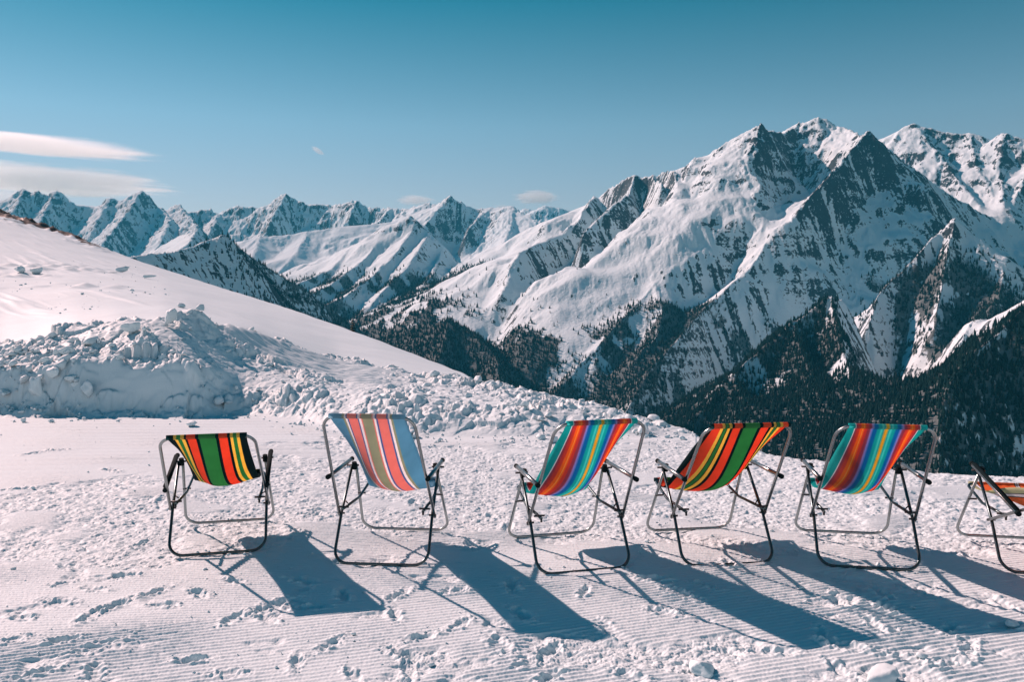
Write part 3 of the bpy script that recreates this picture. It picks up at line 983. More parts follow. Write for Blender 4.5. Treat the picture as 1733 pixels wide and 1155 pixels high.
M_PLASTIC.node_tree.nodes['Principled BSDF'].inputs['Specular IOR Level'].default_value = .08


def fabric(name, stops, interp='CONSTANT', mirror=False):
    m = Mat(name)
    uv = m.new('UVMap')
    sx = m.new('SeparateXYZ')
    m.link(uv.outputs[0], sx.inputs[0])
    # threads wander a hair
    cr = m.new('ValToRGB')
    cr.color_ramp.interpolation = interp
    wn_ = m.math('MULTIPLY', m.math('SUBTRACT', m.noise(40, 2, .5, m.coords()), .5), .004)
    ux = sx.outputs[0]
    if mirror: ux = m.math('MULTIPLY', m.math('ABSOLUTE', m.math('SUBTRACT', ux, .5)), 2.0)
    m.link(m.math('ADD', ux, wn_), cr.inputs[0])
    el = cr.color_ramp.elements
    el[0].position, el[0].color = stops[0][0], (*stops[0][1], 1)
    el[1].position, el[1].color = stops[1][0], (*stops[1][1], 1)
    for p, c in stops[2:]:
        e = el.new(p)
        e.color = (*c, 1)
    w1 = m.new('TexWave', wave_type='BANDS', bands_direction='X')
    w1.inputs['Scale'].default_value = 120
    w1.inputs['Distortion'].default_value = 1.0
    m.link(uv.outputs[0], w1.inputs['Vector'])
    w2 = m.new('TexWave', wave_type='BANDS', bands_direction='Y')
    w2.inputs['Scale'].default_value = 200
    w2.inputs['Distortion'].default_value = 1.0
    m.link(uv.outputs[0], w2.inputs['Vector'])
    thr = m.math('MULTIPLY', w1.outputs['Fac'], w2.outputs['Fac'])
    fad = m.noise(6, 4, .6, m.coords())
    k = m.math('MULTIPLY', m.maprange(thr, 0, 1, .90, 1.06, False), m.maprange(fad, .3, .7, .90, 1.08, False))
    vm = m.new('VectorMath', operation='SCALE')
    m.link(cr.outputs[0], vm.inputs[0])
    m.link(k, vm.inputs['Scale'])
    col = vm.outputs[0]
    m.link(col, m.b.inputs['Base Color'])
    m.b.inputs['Roughness'].default_value = .85
    m.b.inputs['Specular IOR Level'].default_value = .12
    m.bump(thr, .12, .0015)
    tr = m.new('BsdfTranslucent')
    m.link(col, tr.inputs['Color'])
    mx = m.new('MixShader')
    mx.inputs[0].default_value = .68
    m.link(m.b.outputs[0], mx.inputs[1])
    m.link(tr.outputs[0], mx.inputs[2])
    m.link(mx.outputs[0], m.out.inputs['Surface'])
    return m.m


def srgb(r, g, b):
    gy = .3 * r + .5 * g + .2 * b
    r, g, b = [min(255, (gy + (c - gy) * .86) * 1.10 + 8) for c in (r, g, b)]
    return tuple(((c / 255 + .055) / 1.055) ** 2.4 if c > 10 else c / 255 / 12.92 for c in (r, g, b))


BLK, ORG, GRN, YEL = srgb(8, 50, 56), srgb(228, 96, 62), srgb(62, 152, 88), srgb(244, 198, 92)
FAB_A = fabric("striped_canvas_green_orange_black_edges", [(0, BLK), (.088, YEL), (.122, GRN), (.172, YEL), (.215, BLK), (.243, ORG), (.352, BLK), (.392, GRN), (.602, BLK), (.642, ORG),
               (.752, BLK), (.788, YEL), (.822, GRN), (.868, YEL), (.908, BLK)])
FAB_D = fabric("striped_canvas_orange_green", [(0, BLK), (.045, ORG), (.145, YEL), (.182, BLK), (.188, GRN), (.226, BLK), (.232, YEL), (.268, BLK), (.30, ORG), (.397, BLK), (.432, GRN), (.617, BLK),
               (.655, ORG), (.757, BLK), (.786, YEL), (.82, BLK), (.825, GRN), (.862, BLK), (.868, YEL), (.905, ORG), (.972, BLK)])
BLU, COR, OLV, WHT, NAV = srgb(112, 168, 192), srgb(224, 148, 140), srgb(164, 172, 148), srgb(240, 242, 242), srgb(98, 130, 180)
FAB_B = fabric("striped_canvas_pastel", [(0, BLU), (.175, OLV), (.20, WHT), (.225, NAV), (.242, COR), (.362, NAV), (.378, WHT), (.408, COR), (.425, OLV), (.562, COR), (.578, WHT), (.605, NAV),
               (.628, COR), (.752, NAV), (.772, WHT), (.80, OLV), (.828, BLU)])
TEA, TE2, RED, OR2, GLD, LAV, DBL, MAR = srgb(22, 184, 182), srgb(92, 214, 204), srgb(212, 84, 74), srgb(246, 128, 48), srgb(255, 200, 100), srgb(156, 158, 212), srgb(20, 132, 190), srgb(166, 84, 108)
yel_ = srgb(226, 182, 50)
mir = [(0, yel_), (.02, yel_), (.07, TEA), (.12, TE2), (.165, TEA), (.22, TEA), (.26, DBL), (.33, DBL), (.385, LAV), (.43, MAR), (.47, MAR), (.51, RED), (.55, RED), (.585, OR2), (.600, OR2), (.61, GLD), (.62, OR2), (.67, OR2),
       (.70, RED), (.74, RED), (.79, MAR), (.808, MAR), (.814, WHT), (.828, WHT), (.835, TEA), (1, TEA)]
FAB_C = fabric("striped_canvas_rainbow", mir, 'LINEAR', mirror=True)
FAB_E = fabric("striped_canvas_orange_fine_lines", [(0, srgb(190, 196, 160)), (.06, BLK), (.07, WHT), (.10, BLK), (.11, srgb(236, 130, 70)), (.28, WHT), (.29, srgb(236, 130, 70)), (.34, WHT), (.345, srgb(236, 130, 70)),
               (.62, BLK), (.63, WHT), (.65, BLK), (.66, WHT), (.68, BLK), (.69, srgb(236, 130, 70)), (.78, WHT), (.86, BLK), (.87, srgb(190, 196, 160))])


def fillet(pts, rads, n=7):
    out = [Vector(pts[0])]
    for k in range(1, len(pts) - 1):
        p, a, b = Vector(pts[k]), Vector(pts[k - 1]), Vector(pts[k + 1])
        r = rads[k] if hasattr(rads, '__len__') else rads
        u, v = (a - p).normalized(), (b - p).normalized()
        ang = u.angle(v)
        if r <= 0 or ang > 3.10:
            out.append(p)
            continue
        L = min(r / math.tan(ang / 2), (a - p).length * .49, (b - p).length * .49)
        r2 = L * math.tan(ang / 2)
        c = p + (u + v).normalized() * (r2 / math.sin(ang / 2))
        s, e = p + u * L - c, p + v * L - c
        tot = s.angle(e)
        for q in range(n + 1):
            t = q / n
            out.append(c + (s * math.sin((1 - t) * tot) + e * math.sin(t * tot)) / math.sin(tot))
    out.append(Vector(pts[-1]))
    return out


def tube_bm(bm, pts, rad, seg=12, cap=True):
    rings = []
    prev_n = None
    for k, p in enumerate(pts):
        if k == 0: t = pts[1] - pts[0]
        elif k == len(pts) - 1: t = pts[-1] - pts[-2]
        else: t = (pts[k + 1] - p).normalized() + (p - pts[k - 1]).normalized()
        t.normalize()
        if prev_n is None:
            n = t.orthogonal().normalized()
        else:
            n = (prev_n - t * prev_n.dot(t)).normalized()
        prev_n = n
        b = t.cross(n)
        r = rad[k] if hasattr(rad, '__len__') else rad
        rings.append([bm.verts.new(p + (n * math.cos(a) + b * math.sin(a)) * r) for a in [2 * math.pi * q / seg for q in range(seg)]])
    for a, b in zip(rings[:-1], rings[1:]):
        for q in range(seg):
            bm.faces.new((a[q], a[(q + 1) % seg], b[(q + 1) % seg], b[q]))
    if cap:
        bm.faces.new(rings[0][::-1])
        bm.faces.new(rings[-1])


def bm_obj(name, bm, mat, parent=None, smooth_=True):
    me = bpy.data.meshes.new(name)
    bmesh.ops.recalc_face_normals(bm, faces=bm.faces)
    bm.to_mesh(me)
    bm.free()
    if smooth_:
        me.polygons.foreach_set('use_smooth', [len(p.vertices) <= 4 for p in me.polygons])
    me.materials.append(mat)
    o = bpy.data.objects.new(name, me)
    COL.objects.link(o)
    if parent: o.parent = parent
    return o


def tube(name, pts, rad, mat, parent, seg=12):
    bm = bmesh.new()
    tube_bm(bm, pts, rad, seg)
    return bm_obj(name, bm, mat, parent)


TR = .0090
HW = .288          # half width at the feet


def deck_chair(pos, yaw, label, fab, top, arm_back, seat_front=(.70, .355), sag=.15, group='striped deck chairs lined up on the piste', low=(.25, .345), pad=False, fw=.214):
    root = bpy.data.objects.new('deck_chair', None)
    COL.objects.link(root)
    root.location = (pos[0], pos[1], pos[2] if len(pos) > 2 else 0.004)
    root.rotation_euler = (0, 0, R(yaw))
    tag(root, label, 'deck chair', group)
    J = (.17, .262)                  # pivot: (forward, up)
    AP = (.40, .505)                 # where both leg frames meet under the arm rest

    def U(side, w_top, w_bot, rr=.085):
        """side = list of (s, z) from the open end to the closed bar"""
        n = len(side)
        l = [(-(w_top + (w_bot - w_top) * k / (n - 1)), s, z) for k, (s, z) in enumerate(side)]
        r = [(-x, s, z) for x, s, z in l[::-1]]
        rad = [0] + [.05] * (n - 2) + [rr, rr] + [.05] * (n - 2) + [0]
        return fillet(l + r, rad, 8)
    # rear legs: bent a little at the pivot
    tube('rear_leg_frame', U([AP, J, (0.0, .012)], HW - .012, HW - .008), TR, M_DARK, root)
    tube('front_leg_frame', U([(AP[0] + .012, AP[1] + .004), (.70, .012)], HW - .034, HW + .004), TR, M_TUBE, root)
    # back frame
    bd = Vector((top[0] - J[0], top[1] - J[1])).normalized()
    b0 = (J[0] - bd.x * .015, J[1] - bd.y * .015)
    tube('back_frame', U([b0, ((b0[0] + top[0]) / 2, (b0[1] + top[1]) / 2), top], HW + .004, HW - .034, .092), TR, M_TUBE, root)
    # seat frame
    sw = HW - .058
    tube('seat_frame', U([(.07, .312), (.42, .298), seat_front], sw + .012, sw, .06), TR * .95, M_DARK, root)
    # arm rests
    for sgn in (-1, 1):
        x = sgn * (HW + .004)
        a0, a1 = (AP[0] + .045, AP[1] + .03), arm_back
        bm = bmesh.new()
        tube_bm(bm, [Vector((x, a0[0], a0[1])), Vector((x, a1[0], a1[1]))], .0125, 12)
        arm = bm_obj('armrest', bm, M_TUBE, root)
        d = Vector((0, a1[0] - a0[0], a1[1] - a0[1])).normalized()
        for nm, (c0, c1) in (('end_cap', (Vector((x, a0[0], a0[1])) - d * .012, Vector((x, a0[0], a0[1])) + d * .01)), ('end_cap', (Vector((x, a1[0], a1[1])) - d * .014, Vector((x, a1[0], a1[1])) + d * .008))):
            tube(nm, [c0, c1], .0145, M_PLASTIC, arm, 12)
        if pad:
            bm = bmesh.new()
            mid = (Vector((x, a0[0], a0[1])) + Vector((x, a1[0], a1[1]))) / 2
            L = (Vector((x, a1[0], a1[1])) - Vector((x, a0[0], a0[1]))).length
            up = Vector((1, 0, 0)).cross(d).normalized()
            bmesh.ops.create_cube(bm, size=1)
            mt = Matrix((Vector((1, 0, 0)), d, up)).transposed().to_4x4()
            bmesh.ops.transform(bm, matrix=Matrix.Translation(mid + (up if up.z > 0 else -up) * .014) @ mt @ Matrix.Diagonal((.030, L * .94, .009, 1)), verts=bm.verts)
            bmesh.ops.bevel(bm, geom=bm.edges[:], offset=.003, segments=2, affect='EDGES')
            bm_obj('arm_pad', bm, M_PLASTIC, root)
        # bolts: at the arm, the pivot, the seat
        for (s, z, x0, x1) in ((AP[0], AP[1], HW - .055, HW + .022), (J[0], J[1], HW - .030, HW + .014), (.105, .318, HW - .075, HW - .012), (.53, .295, HW - .06, HW - .01)):
            tube('bolt', [Vector((sgn * x0, s, z)), Vector((sgn * x1, s, z))], .006, M_BOLT, root, 8)
        # notched catch under the seat rail
        tube('catch', fillet([(sgn * (HW - .045), .085, .312), (sgn * (HW - .045), .066, .305), (sgn * (HW - .045), .068, .292)], .01, 3), .0065, M_BOLT, root, 8)
        # stay between seat rail and leg
        tube('stay', [Vector((sgn * (HW - .040), .20, .315)), Vector((sgn * (HW - .018), .225, .325))], .004, M_BOLT, root, 6)
        tube('collar', [Vector((sgn * (HW - .030), AP[0] - .015, AP[1] + .022)), Vector((sgn * (HW - .030), AP[0] - .004, AP[1] - .022))], .0155, M_PLASTIC, root, 10)
    # the sling
    NU, NV = 29, 61
    p0, p3 = Vector(top), Vector(seat_front)
    # slack cloth: steep from the top bar, then flat to the front bar
    KN = [(-.12, 1.25), (0, 1), (.236, .645), (.43, .37), (.606, .165), (.807, -.03), (.92, -.05), (1, 0), (1.1, .12)]
    prof = []
    for k in range(1, len(KN) - 2):
        a_, b_, c_, d_ = [Vector(q) for q in KN[k - 1:k + 3]]
        for q in range(9):
            t = q / 9
            v = .5 * ((2 * b_) + (c_ - a_) * t + (2 * a_ - 5 * b_ + 4 * c_ - d_) * t * t + (3 * b_ - a_ - 3 * c_ + d_) * t ** 3)
            prof.append(Vector((p0.x + (p3.x - p0.x) * v.x, p3.y + (p0.y - p3.y) * v.y)))
    prof.append(p3.copy())
    seg = [0]
    for a, b in zip(prof[:-1], prof[1:]): seg.append(seg[-1] + (b - a).length)
    tot = seg[-1]
    bm = bmesh.new()
    uvl = bm.loops.layers.uv.new('UVMap')
    rows = []
    ph = yaw * 1.3
    for k in range(len(prof)):
        v = seg[k] / tot
        tan = (prof[min(k + 1, len(prof) - 1)] - prof[max(k - 1, 0)]).normalized()
        nrm = Vector((tan.y, -tan.x))      # below / behind
        if nrm.y > 0: nrm = -nrm
        belly = sag * math.sin(math.pi * min(1, v * 1.06)) ** 1.3
        w = fw * (1 - .085 * math.sin(math.pi * v) ** .8)
        row = []
        for q in range(NU):
            u = q / (NU - 1) * 2 - 1
            dd = belly * (1 - abs(u) ** 2.0) - belly * .42
            dd += .0025 * math.sin(u * 7 + v * 9 + ph) * math.sin(math.pi * v)
            # short pull folds next to the two bars
            dd += .003 * math.sin(u * 26 + ph) * (math.exp(-v * 22) + math.exp(-(1 - v) * 18)) * min(1, v * 30)
            row.append((bm.verts.new((u * w, prof[k].x + nrm.x * dd, prof[k].y + nrm.y * dd)), (u * .5 + .5, v)))
        rows.append(row)
    for a, b in zip(rows[:-1], rows[1:]):
        for q in range(NU - 1):
            f = bm.faces.new((a[q][0], a[q + 1][0], b[q + 1][0], b[q][0]))
            for lp, uvv in zip(f.loops, (a[q][1], a[q + 1][1], b[q + 1][1], b[q][1])):
                lp[uvl].uv = uvv
    sl_ = bm_obj('sling', bm, fab, root)
    so_ = sl_.modifiers.new('cloth thickness', 'SOLIDIFY')
    so_.thickness = .0014
    so_.offset = 0
    for (c, rad_, nm) in ((top, .0142, 'hem'), (seat_front, .0136, 'hem')):
        bm = bmesh.new()
        uvl = bm.loops.layers.uv.new('UVMap')
        rr_ = []
        nx = 24
        for q in range(nx + 1):
            u = q / nx
            rr_.append([(bm.verts.new(((u * 2 - 1) * fw, c[0] + rad_ * math.cos(a), c[1] + rad_ * math.sin(a))), (u, a / 6.3)) for a in [2 * math.pi * t / 16 for t in range(16)]])
        for a, b in zip(rr_[:-1], rr_[1:]):
            for t in range(16):
                f = bm.faces.new((a[t][0], a[(t + 1) % 16][0], b[(t + 1) % 16][0], b[t][0]))
                for lp, uvv in zip(f.loops, (a[t][1], a[(t + 1) % 16][1], b[(t + 1) % 16][1], b[t][1])):
                    lp[uvl].uv = uvv
        h = bm_obj(nm, bm, fab, sl_)
        # the doubled cloth hangs a little below the bar
    bm = bmesh.new()
    uvl = bm.loops.layers.uv.new('UVMap')
    td = (prof[3] - prof[0]).normalized()
    rows = []
    for k in range(3):
        pp = prof[0] + td * (.004 + .016 * k)
        nrm = Vector((td.y, -td.x))
        if nrm.y > 0: nrm = -nrm
        rows.append([(bm.verts.new((u * fw * .998, pp.x + nrm.x * (.0125 - .0045 * k), pp.y + nrm.y * (.0125 - .0045 * k))), (u * .5 + .5, .5)) for u in [q / 24 * 2 - 1 for q in range(25)]])
    for a, b in zip(rows[:-1], rows[1:]):
        for q in range(24):
            f = bm.faces.new((a[q][0], a[q + 1][0], b[q + 1][0], b[q][0]))
            for lp, uvv in zip(f.loops, (a[q][1], a[q + 1][1], b[q + 1][1], b[q][1])):
                lp[uvl].uv = uvv
    return root


TOPN = (-.25, .906)
ARMN = (-.03, .530)


def bar_at(px, py):
    x, y = on_flat(px, py, .016)
    return (x, y)


deck_chair(bar_at(368, 937), 13, 'low deck chair with green, orange and yellow stripes between black edges, leftmost in the row', FAB_A, (-.31, .785), (.03, .41), sag=.15, pad=True)
deck_chair(bar_at(643, 956), -5, 'deck chair with faded pastel blue, coral and olive stripes', FAB_B, (-.24, .920), ARMN)
deck_chair(bar_at(991, 967), 14, 'rainbow striped deck chair between the pastel one and the orange and green one', FAB_C, TOPN, ARMN, fw=.198)
deck_chair(bar_at(1235, 956), 8, 'upright deck chair with orange, green and yellow stripes between the two rainbow ones', FAB_D, (-.235, .868), ARMN, fw=.230)
deck_chair(bar_at(1472, 962), -9, 'rainbow striped deck chair second from the right, against the dark forest', FAB_C, (-.25, .874), ARMN, fw=.198)
deck_chair(bar_at(1788, 973), -10, 'orange deck chair with fine lines, cut off by the right edge', FAB_E, (-.62, .60), (-.20, .40), low=(.1, .34), pad=True)
print('chairs', time.time() - T0)

# ------------------------------------------------------------------ snow lumps
def lump_mesh(seed, sub=2, block=False):
    """an angular block of broken snow: hull of random points, softened, rough"""
    r_ = random.Random(seed)
    bm = bmesh.new()
    for _ in range(r_.randint(9, 16)):
        v = Vector((r_.gauss(0, 1), r_.gauss(0, 1), r_.gauss(0, 1))).normalized()
        v *= r_.uniform(.75, 1.0)
        bm.verts.new((v.x, v.y * r_.uniform(.75, 1), v.z * r_.uniform(.65, .95)))
    res = bmesh.ops.convex_hull(bm, input=bm.verts)
    bmesh.ops.delete(bm, geom=list({g for g in res['geom_interior'] + res['geom_unused'] if isinstance(g, bmesh.types.BMVert)}), context='VERTS')
    bmesh.ops.triangulate(bm, faces=bm.faces)
    for k in range(sub):
        bmesh.ops.subdivide_edges(bm, edges=bm.edges, cuts=1, use_grid_fill=True)
        bmesh.ops.smooth_vert(bm, verts=bm.verts, factor=.42 if k == 0 else .25, use_axis_x=True, use_axis_y=True, use_axis_z=True)
    for v in bm.verts:
        n = mnoise.noise(v.co * 2.2 + Vector((seed, 0, 0))) * .16 + mnoise.noise(v.co * 6 + Vector((0, seed, 0))) * .08
        v.co *= 1 + n
    bmesh.ops.triangulate(bm, faces=bm.faces)
    bm.normal_update()
    co = np.array([v.co[:] for v in bm.verts], np.float32)
    bm.verts.index_update()
    fc = np.array([[v.index for v in f.verts] for f in bm.faces], np.int32)
    bm.free()
    return co, fc


LUMPS = [lump_mesh(k, 2) for k in range(10)]
LUMPB = [lump_mesh(40 + k, 3) for k in range(8)]


def rubble():
    rng = np.random.default_rng(11)
    spots = []
    # along the bank: many; sizes in metres
    for _ in range(3300):
        px = rng.uniform(-260, 1180)
        fr, cr, tr = (np.interp(px, COLS[:, 0], COLS[:, k]) for k in (1, 2, 4))
        t = rng.uniform(-.15, 1.15)
        r = fr + (tr - fr) * t
        rx, ry, _ = ray(px, 600)
        x, y = float(rx) * r, float(ry) * r
        if 125 < px < 330 and t < .22: continue
        if float(pnoise(np.array([x / .8]), np.array([y / .8]), 75)[0]) < -.02 and rng.random() < .8: continue
        shelf_ = 370 < px < 680 and t > .0 and r > cr + .8 and t < 1.03
        if shelf_ and rng.random() < .96: continue
        s = .012 * (1 / max(rng.random(), .004)) ** .56
        s = min(s, .16 if px < 520 else .12)
        spots.append((x, y, s))
    for _ in range(150):                  # big blocks low in the shaded pile at the left
        px = rng.uniform(-220, 133)
        r = rng.uniform(10.3, 11.5) * math.hypot(1, (px - CX) / F_PX)
        rx, ry, _q = ray(px, 600)
        spots.append((float(rx) * r, float(ry) * r, rng.uniform(.05, .15) * (.5 + .5 * rng.random())))
    for bx, by in ((368, 937), (641, 956), (987, 967), (1231, 956), (1474, 962), (385, 880), (690, 900), (925, 905), (1180, 886), (1435, 909), (1680, 912)):
        for _ in range(26):
            x, y = on_flat(bx + rng.uniform(-85, 85), by + rng.normal(2, 5))
            spots.append((x, y, rng.uniform(.004, .016)))
    # crumbs on the piste
    for _ in range(1500):
        px, py = rng.uniform(-60, 1800), rng.uniform(715, 1150)
        x, y = on_flat(px, py)
        nn = float(pnoise(np.array([x / .8]), np.array([y / .6]), 45)[0])
        if nn < .05 and rng.random() < .8: continue
        spots.append((x, y, .004 * (1 / max(rng.random(), .02)) ** .5))
    for _ in range(170):                 # a fringe of small clods just in front of the bank
        px = rng.uniform(-200, 1180)
        fr = np.interp(px, COLS[:, 0], COLS[:, 1])
        rx, ry, _ = ray(px, 600)
        r = fr - abs(rng.normal(0, .35))
        spots.append((float(rx) * r, float(ry) * r, rng.uniform(.01, .035)))
    # debris on the hill
    for _ in range(420):
        r = rng.uniform(20, 62)
        px = rng.uniform(-300, 290)
        rx, ry, _ = ray(px, 500)
        nn = float(pnoise(np.array([px / 120.]), np.array([r / 9.]), 46)[0])
        if nn < 0 and rng.random() < .8: continue
        spots.append((float(rx) * r, float(ry) * r, .022 * (1 / max(rng.random(), .02)) ** .5))
    xs = np.array([s[0] for s in spots])
    ys = np.array([s[1] for s in spots])
    zs = ground_z(xs, ys)
    COs, FCs = [], []
    off = 0
    for k, (x, y, s) in enumerate(spots):
        co, fc = LUMPS[k % len(LUMPS)]
        a, b = rng.uniform(0, 6.28), rng.uniform(-.6, .6)
        ca, sa, cb, sb = math.cos(a), math.sin(a), math.cos(b), math.sin(b)
        M = np.array([[ca, -sa * cb, sa * sb], [sa, ca * cb, -ca * sb], [0, sb, cb]], np.float32) * s * np.array([1, rng.uniform(.6, 1.0), rng.uniform(.55, .95)], np.float32)
        COs.append(co @ M.T + np.array([x, y, zs[k] + s * rng.uniform(.0, .4)], np.float32))
        FCs.append(fc + off)
        off += len(co)
    o = np_mesh('snow_rubble', np.concatenate(COs), np.concatenate(FCs), SNOWMAT, True, {'rock': np.zeros(off)})
    tag(o, 'loose crumbs and clods of ploughed snow', 'rubble', kind='stuff')


rubble()


def chunk(px, py, size, label, seed, name='snow_chunk', cat='snow chunk', squash=(1, 1, .8), group='snow chunks lying loose', rot=None):
    x, y, z = hit(px, py)
    co, fc = LUMPB[seed % len(LUMPB)]
    a = seed * 1.7 if rot is None else rot
    c, s_ = math.cos(a), math.sin(a)
    M = np.array([[c, -s_, 0], [s_, c, 0], [0, 0, 1]], np.float32)
    co = (co * np.array(squash, np.float32)) @ M.T * size
    o = np_mesh(name, co, fc, SNOWMAT, True, {'rock': np.zeros(len(co))})
    o.location = (x, y, z + size * squash[2] * .45)
    tag(o, label, cat, group, 'thing')
    return o


chunk(325, 722, .085, 'white snow block on the piste just behind the leftmost chair', 1, squash=(1.3, 1, .8))
chunk(88, 716, .06, 'small snow lump beside the sunlit edge of the bank shadow', 2)
chunk(142, 712, .05, 'small flat-topped snow lump right of another at the shadow edge', 3)
chunk(40, 715, .055, 'pointed snow lump leftmost at the edge of the bank shadow', 4, squash=(.8, .8, 1.2))
chunk(1188, 1140, .085, 'big rounded snowball at the bottom of the picture below the green striped chair', 5, squash=(1.2, 1, .9))
chunk(1485, 1158, .11, 'pale snow heap cut off by the bottom edge of the picture', 6, squash=(1.2, 1, .7))
chunk(1713, 1064, .05, 'round snowball at the right edge below the forest', 7)
chunk(62, 672, .16, 'sharp pointed snow block in the shade of the bank, far left', 0, squash=(.8, .7, 1.35))
chunk(92, 640, .15, 'snow block perched on the shaded pile with a sunlit tip', 1, squash=(.9, .8, 1.0))
chunk(150, 672, .15, 'cone of snow at the left end of the smooth cut face', 2, squash=(.8, .8, 1.3))
chunk(42, 655, .15, 'broad slanted snow block low in the shaded pile', 3, squash=(1.2, .8, .9))
chunk(120, 648, .11, 'rounded snow block between two pointed ones in the shade', 4)
chunk(10, 672, .13, 'snow block at the left frame edge in the shade', 5, squash=(1.2, .8, .7))
chunk(206, 461, .55, 'round snow boulder on the sunlit hill above a small ledge', 6)
chunk(308, 521, .16, 'single snow lump on the hill just above the bank crest', 7)
chunk(64, 464, .42, 'grey snow boulder amid debris on the far left of the hill', 1)
chunk(36, 462, .36, 'smaller snow boulder at the left of another on the hill', 2)
chunk(290, 556, .24, 'tallest snow block standing on the crest of the bank', 3, squash=(1.1, .8, 1.1))
chunk(222, 563, .18, 'snow block on the bank crest left of the tallest one', 4, squash=(1.1, .8, .9))
chunk(1155, 744, .06, 'round snow clod at the right end of the bank', 5)
chunk(1128, 742, .055, 'round snow clod second from the right end of the bank', 6)

chunk(249, 472, .50, 'long flat snow slab lying on the sunlit hill below the round boulder', 3, name='snow_slab', cat='snow slab', squash=(1.7, .5, .42), rot=.25)
chunk(190, 462, .30, 'thin low snow slab on the hill, left of a longer thicker one', 5, name='snow_slab', cat='snow slab', squash=(2.6, .4, .25), rot=.1)

# ------------------------------------------------------------------ lone fir behind the hill
def lone_fir():
    x0, y0 = [float(q) * 62 for q in ray(597, 560)[:2]]
    zt = CAM_H + float(ray(597, 541)[2]) * 62
    H = 5.2
    root = bpy.data.objects.new('fir_tree', None)
    COL.objects.link(root)
    root.location = (x0, y0, zt - H)
    tag(root, 'dark fir tree whose tip shows just above the edge of the snow hill', 'fir tree')
    bm = bmesh.new()
    tube_bm(bm, [Vector((0, 0, -1)), Vector((.01, 0, H * .5)), Vector((0, 0, H * .98))], [.14, .07, .01], 8)
    mb = Mat("fir_bark")
    mb.link(mb.mix(mb.noise(9, 3, .6, mb.coords()), (.05, .035, .025), (.12, .09, .07)), mb.b.inputs['Base Color'])
    bm_obj('trunk', bm, mb.m, root)
    r_ = random.Random(3)
    bm = bmesh.new()
    n = 26
    for k in range(n):
        zc = .5 + (H - .6) * k / (n - 1)
        L = 1.25 * (1 - zc / H) ** .85 + .06
        for q in range(11):
            a = 2 * math.pi * (q + r_.random()) / 11
            l = L * r_.uniform(.7, 1.1)
            d = Vector((math.cos(a), math.sin(a), 0))
            sdv = Vector((-d.y, d.x, 0))
            p0 = Vector((0, 0, zc))
            p1 = p0 + d * l * .55 + Vector((0, 0, -.04 * l))
            p2 = p0 + d * l + Vector((0, 0, -.28 * l))
            w = .16 * l + .03
            v = [bm.verts.new(p) for p in (p0, p1 + sdv * w + Vector((0, 0, -.05)), p2, p1 - sdv * w + Vector((0, 0, -.05)), p1 + Vector((0, 0, .05)))]
            for t in ((0, 1, 4), (1, 2, 4), (2, 3, 4), (3, 0, 4)):
                bm.faces.new([v[i] for i in t])
    mf = Mat("fir_needles")
    mf.link(mf.mix(mf.noise(3, 3, .6, mf.coords()), (.016, .03, .02), (.05, .075, .05)), mf.b.inputs['Base Color'])
    mf.b.inputs['Roughness'].default_value = .9
    bm_obj('crown', bm, mf.m, root)


lone_fir()

# ------------------------------------------------------------------ air
def haze():
    bm = bmesh.new()
    bmesh.ops.create_cube(bm, size=1)
    x0, x1, y0, y1, z0, z1 = -12500, 12500, -800, 16200, -2600, 1500
    bmesh.ops.transform(bm, matrix=Matrix.Translation(((x0 + x1) / 2, (y0 + y1) / 2, (z0 + z1) / 2)) @ Matrix.Diagonal((x1 - x0, y1 - y0, z1 - z0, 1)), verts=bm.verts)
    m = Mat("alpine_haze")
    m.n.remove(m.b)
    v = m.new('VolumePrincipled')
    v.inputs['Color'].default_value = HAZE_COL
    v.inputs['Density'].default_value = HAZE_D
    v.inputs['Anisotropy'].default_value = 0.0
    m.link(v.outputs[0], m.out.inputs['Volume'])
    o = bm_obj('haze', bm, m.m, None, False)
    tag(o, kind='stuff')


HAZE_COL = (.05, .48, .70, 1)
HAZE_D = 3.2e-5
haze()


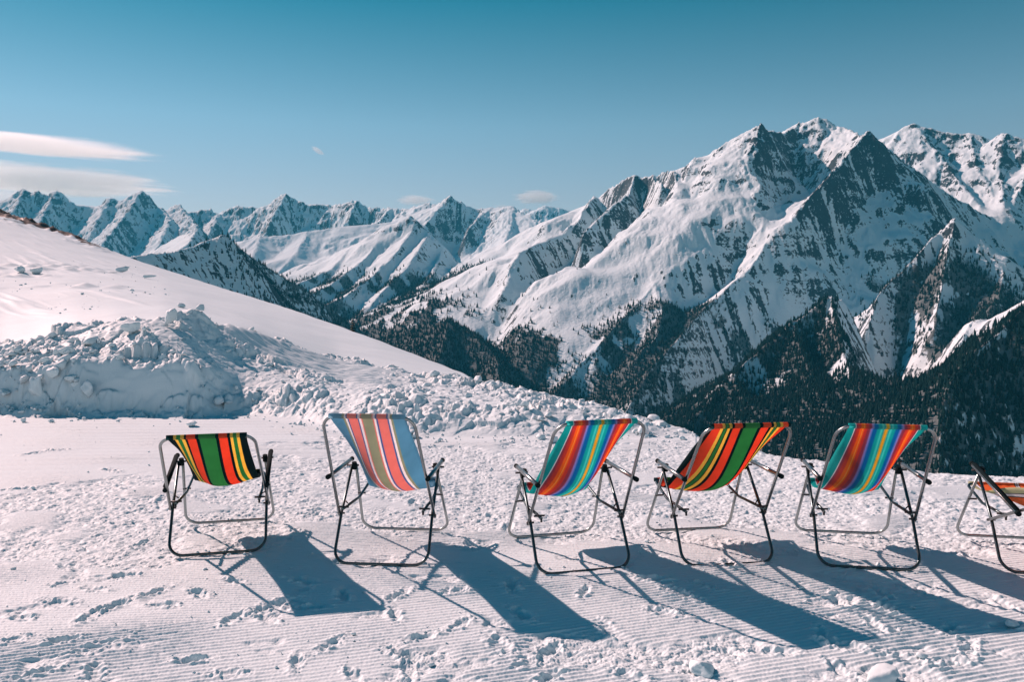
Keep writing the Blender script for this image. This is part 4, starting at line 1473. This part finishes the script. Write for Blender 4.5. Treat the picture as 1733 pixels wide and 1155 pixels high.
# ------------------------------------------------------------------ clouds, beyond the haze
def cloud(px, py, wpx, hpx, dist, label, seed, dens=.0022, tilt=0.0, flat=.5, g=.5):
    p = P(px, py, dist)
    w, h = wpx / F_PX * dist / 2, hpx / F_PX * dist / 2
    bm = bmesh.new()
    bmesh.ops.create_icosphere(bm, subdivisions=3, radius=1.0)
    m = Mat("cloud_vapour")
    m.n.remove(m.b)
    tc = m.new('TexCoord')
    ob = tc.outputs['Object']
    ln = m.new('VectorMath', operation='LENGTH')
    nsc = m.new('VectorMath', operation='MULTIPLY')
    nsc.inputs[1].default_value = (1.6, 1.6, 3.5)
    m.link(ob, nsc.inputs[0])
    add = m.new('VectorMath', operation='ADD')
    add.inputs[1].default_value = (seed * 3.1, seed * 1.7, 0)
    m.link(nsc.outputs[0], add.inputs[0])
    n = m.noise(1.5, 5, .6, add.outputs[0])
    m.link(ob, ln.inputs[0])
    e = m.math('SUBTRACT', m.math('SUBTRACT', 1.0, ln.outputs['Value']), m.math('MULTIPLY', m.math('SUBTRACT', n, .40), 1.3))
    dn = m.math('MULTIPLY', m.maprange(e, .02, .38, 0, 1), dens)
    v = m.new('VolumePrincipled')
    v.inputs['Color'].default_value = (.90, .985, 1, 1)
    v.inputs['Anisotropy'].default_value = g
    m.link(dn, v.inputs['Density'])
    m.link(v.outputs[0], m.out.inputs['Volume'])
    o = bm_obj('cloud', bm, m.m)
    o.location = p
    o.scale = (w, w * flat, h)
    o.rotation_euler = (0, R(tilt), -math.atan2(p[0], p[1]))
    tag(o, label, 'cloud')
    return o


cloud(55, 245, 400, 23, 24000, 'long thin lens cloud, the upper of the two at the left', 1, tilt=1.2)
cloud(80, 306, 390, 52, 24000, 'thick lens cloud just above the peaks at the left', 2, tilt=.8, dens=.0020, g=.66)
cloud(704, 339, 76, 22, 24000, 'small lens cloud touching the skyline in the middle', 3, dens=.0028, g=.42)
cloud(908, 334, 92, 30, 24000, 'small puffy cloud left of the big mountain', 4, dens=.0030, g=.42)
cloud(538, 255, 30, 11, 24000, 'tiny white wisp alone in the open sky', 5, tilt=32, dens=.004, g=.3)
cloud(850, 350, 44, 10, 26000, 'faint low wisp between the two small clouds and the ridge', 6, dens=.0012)
cloud(8, 332, 60, 22, 26000, 'cloud scrap behind the leftmost peaks', 7)
print('extras', time.time() - T0)

print('done', time.time() - T0)
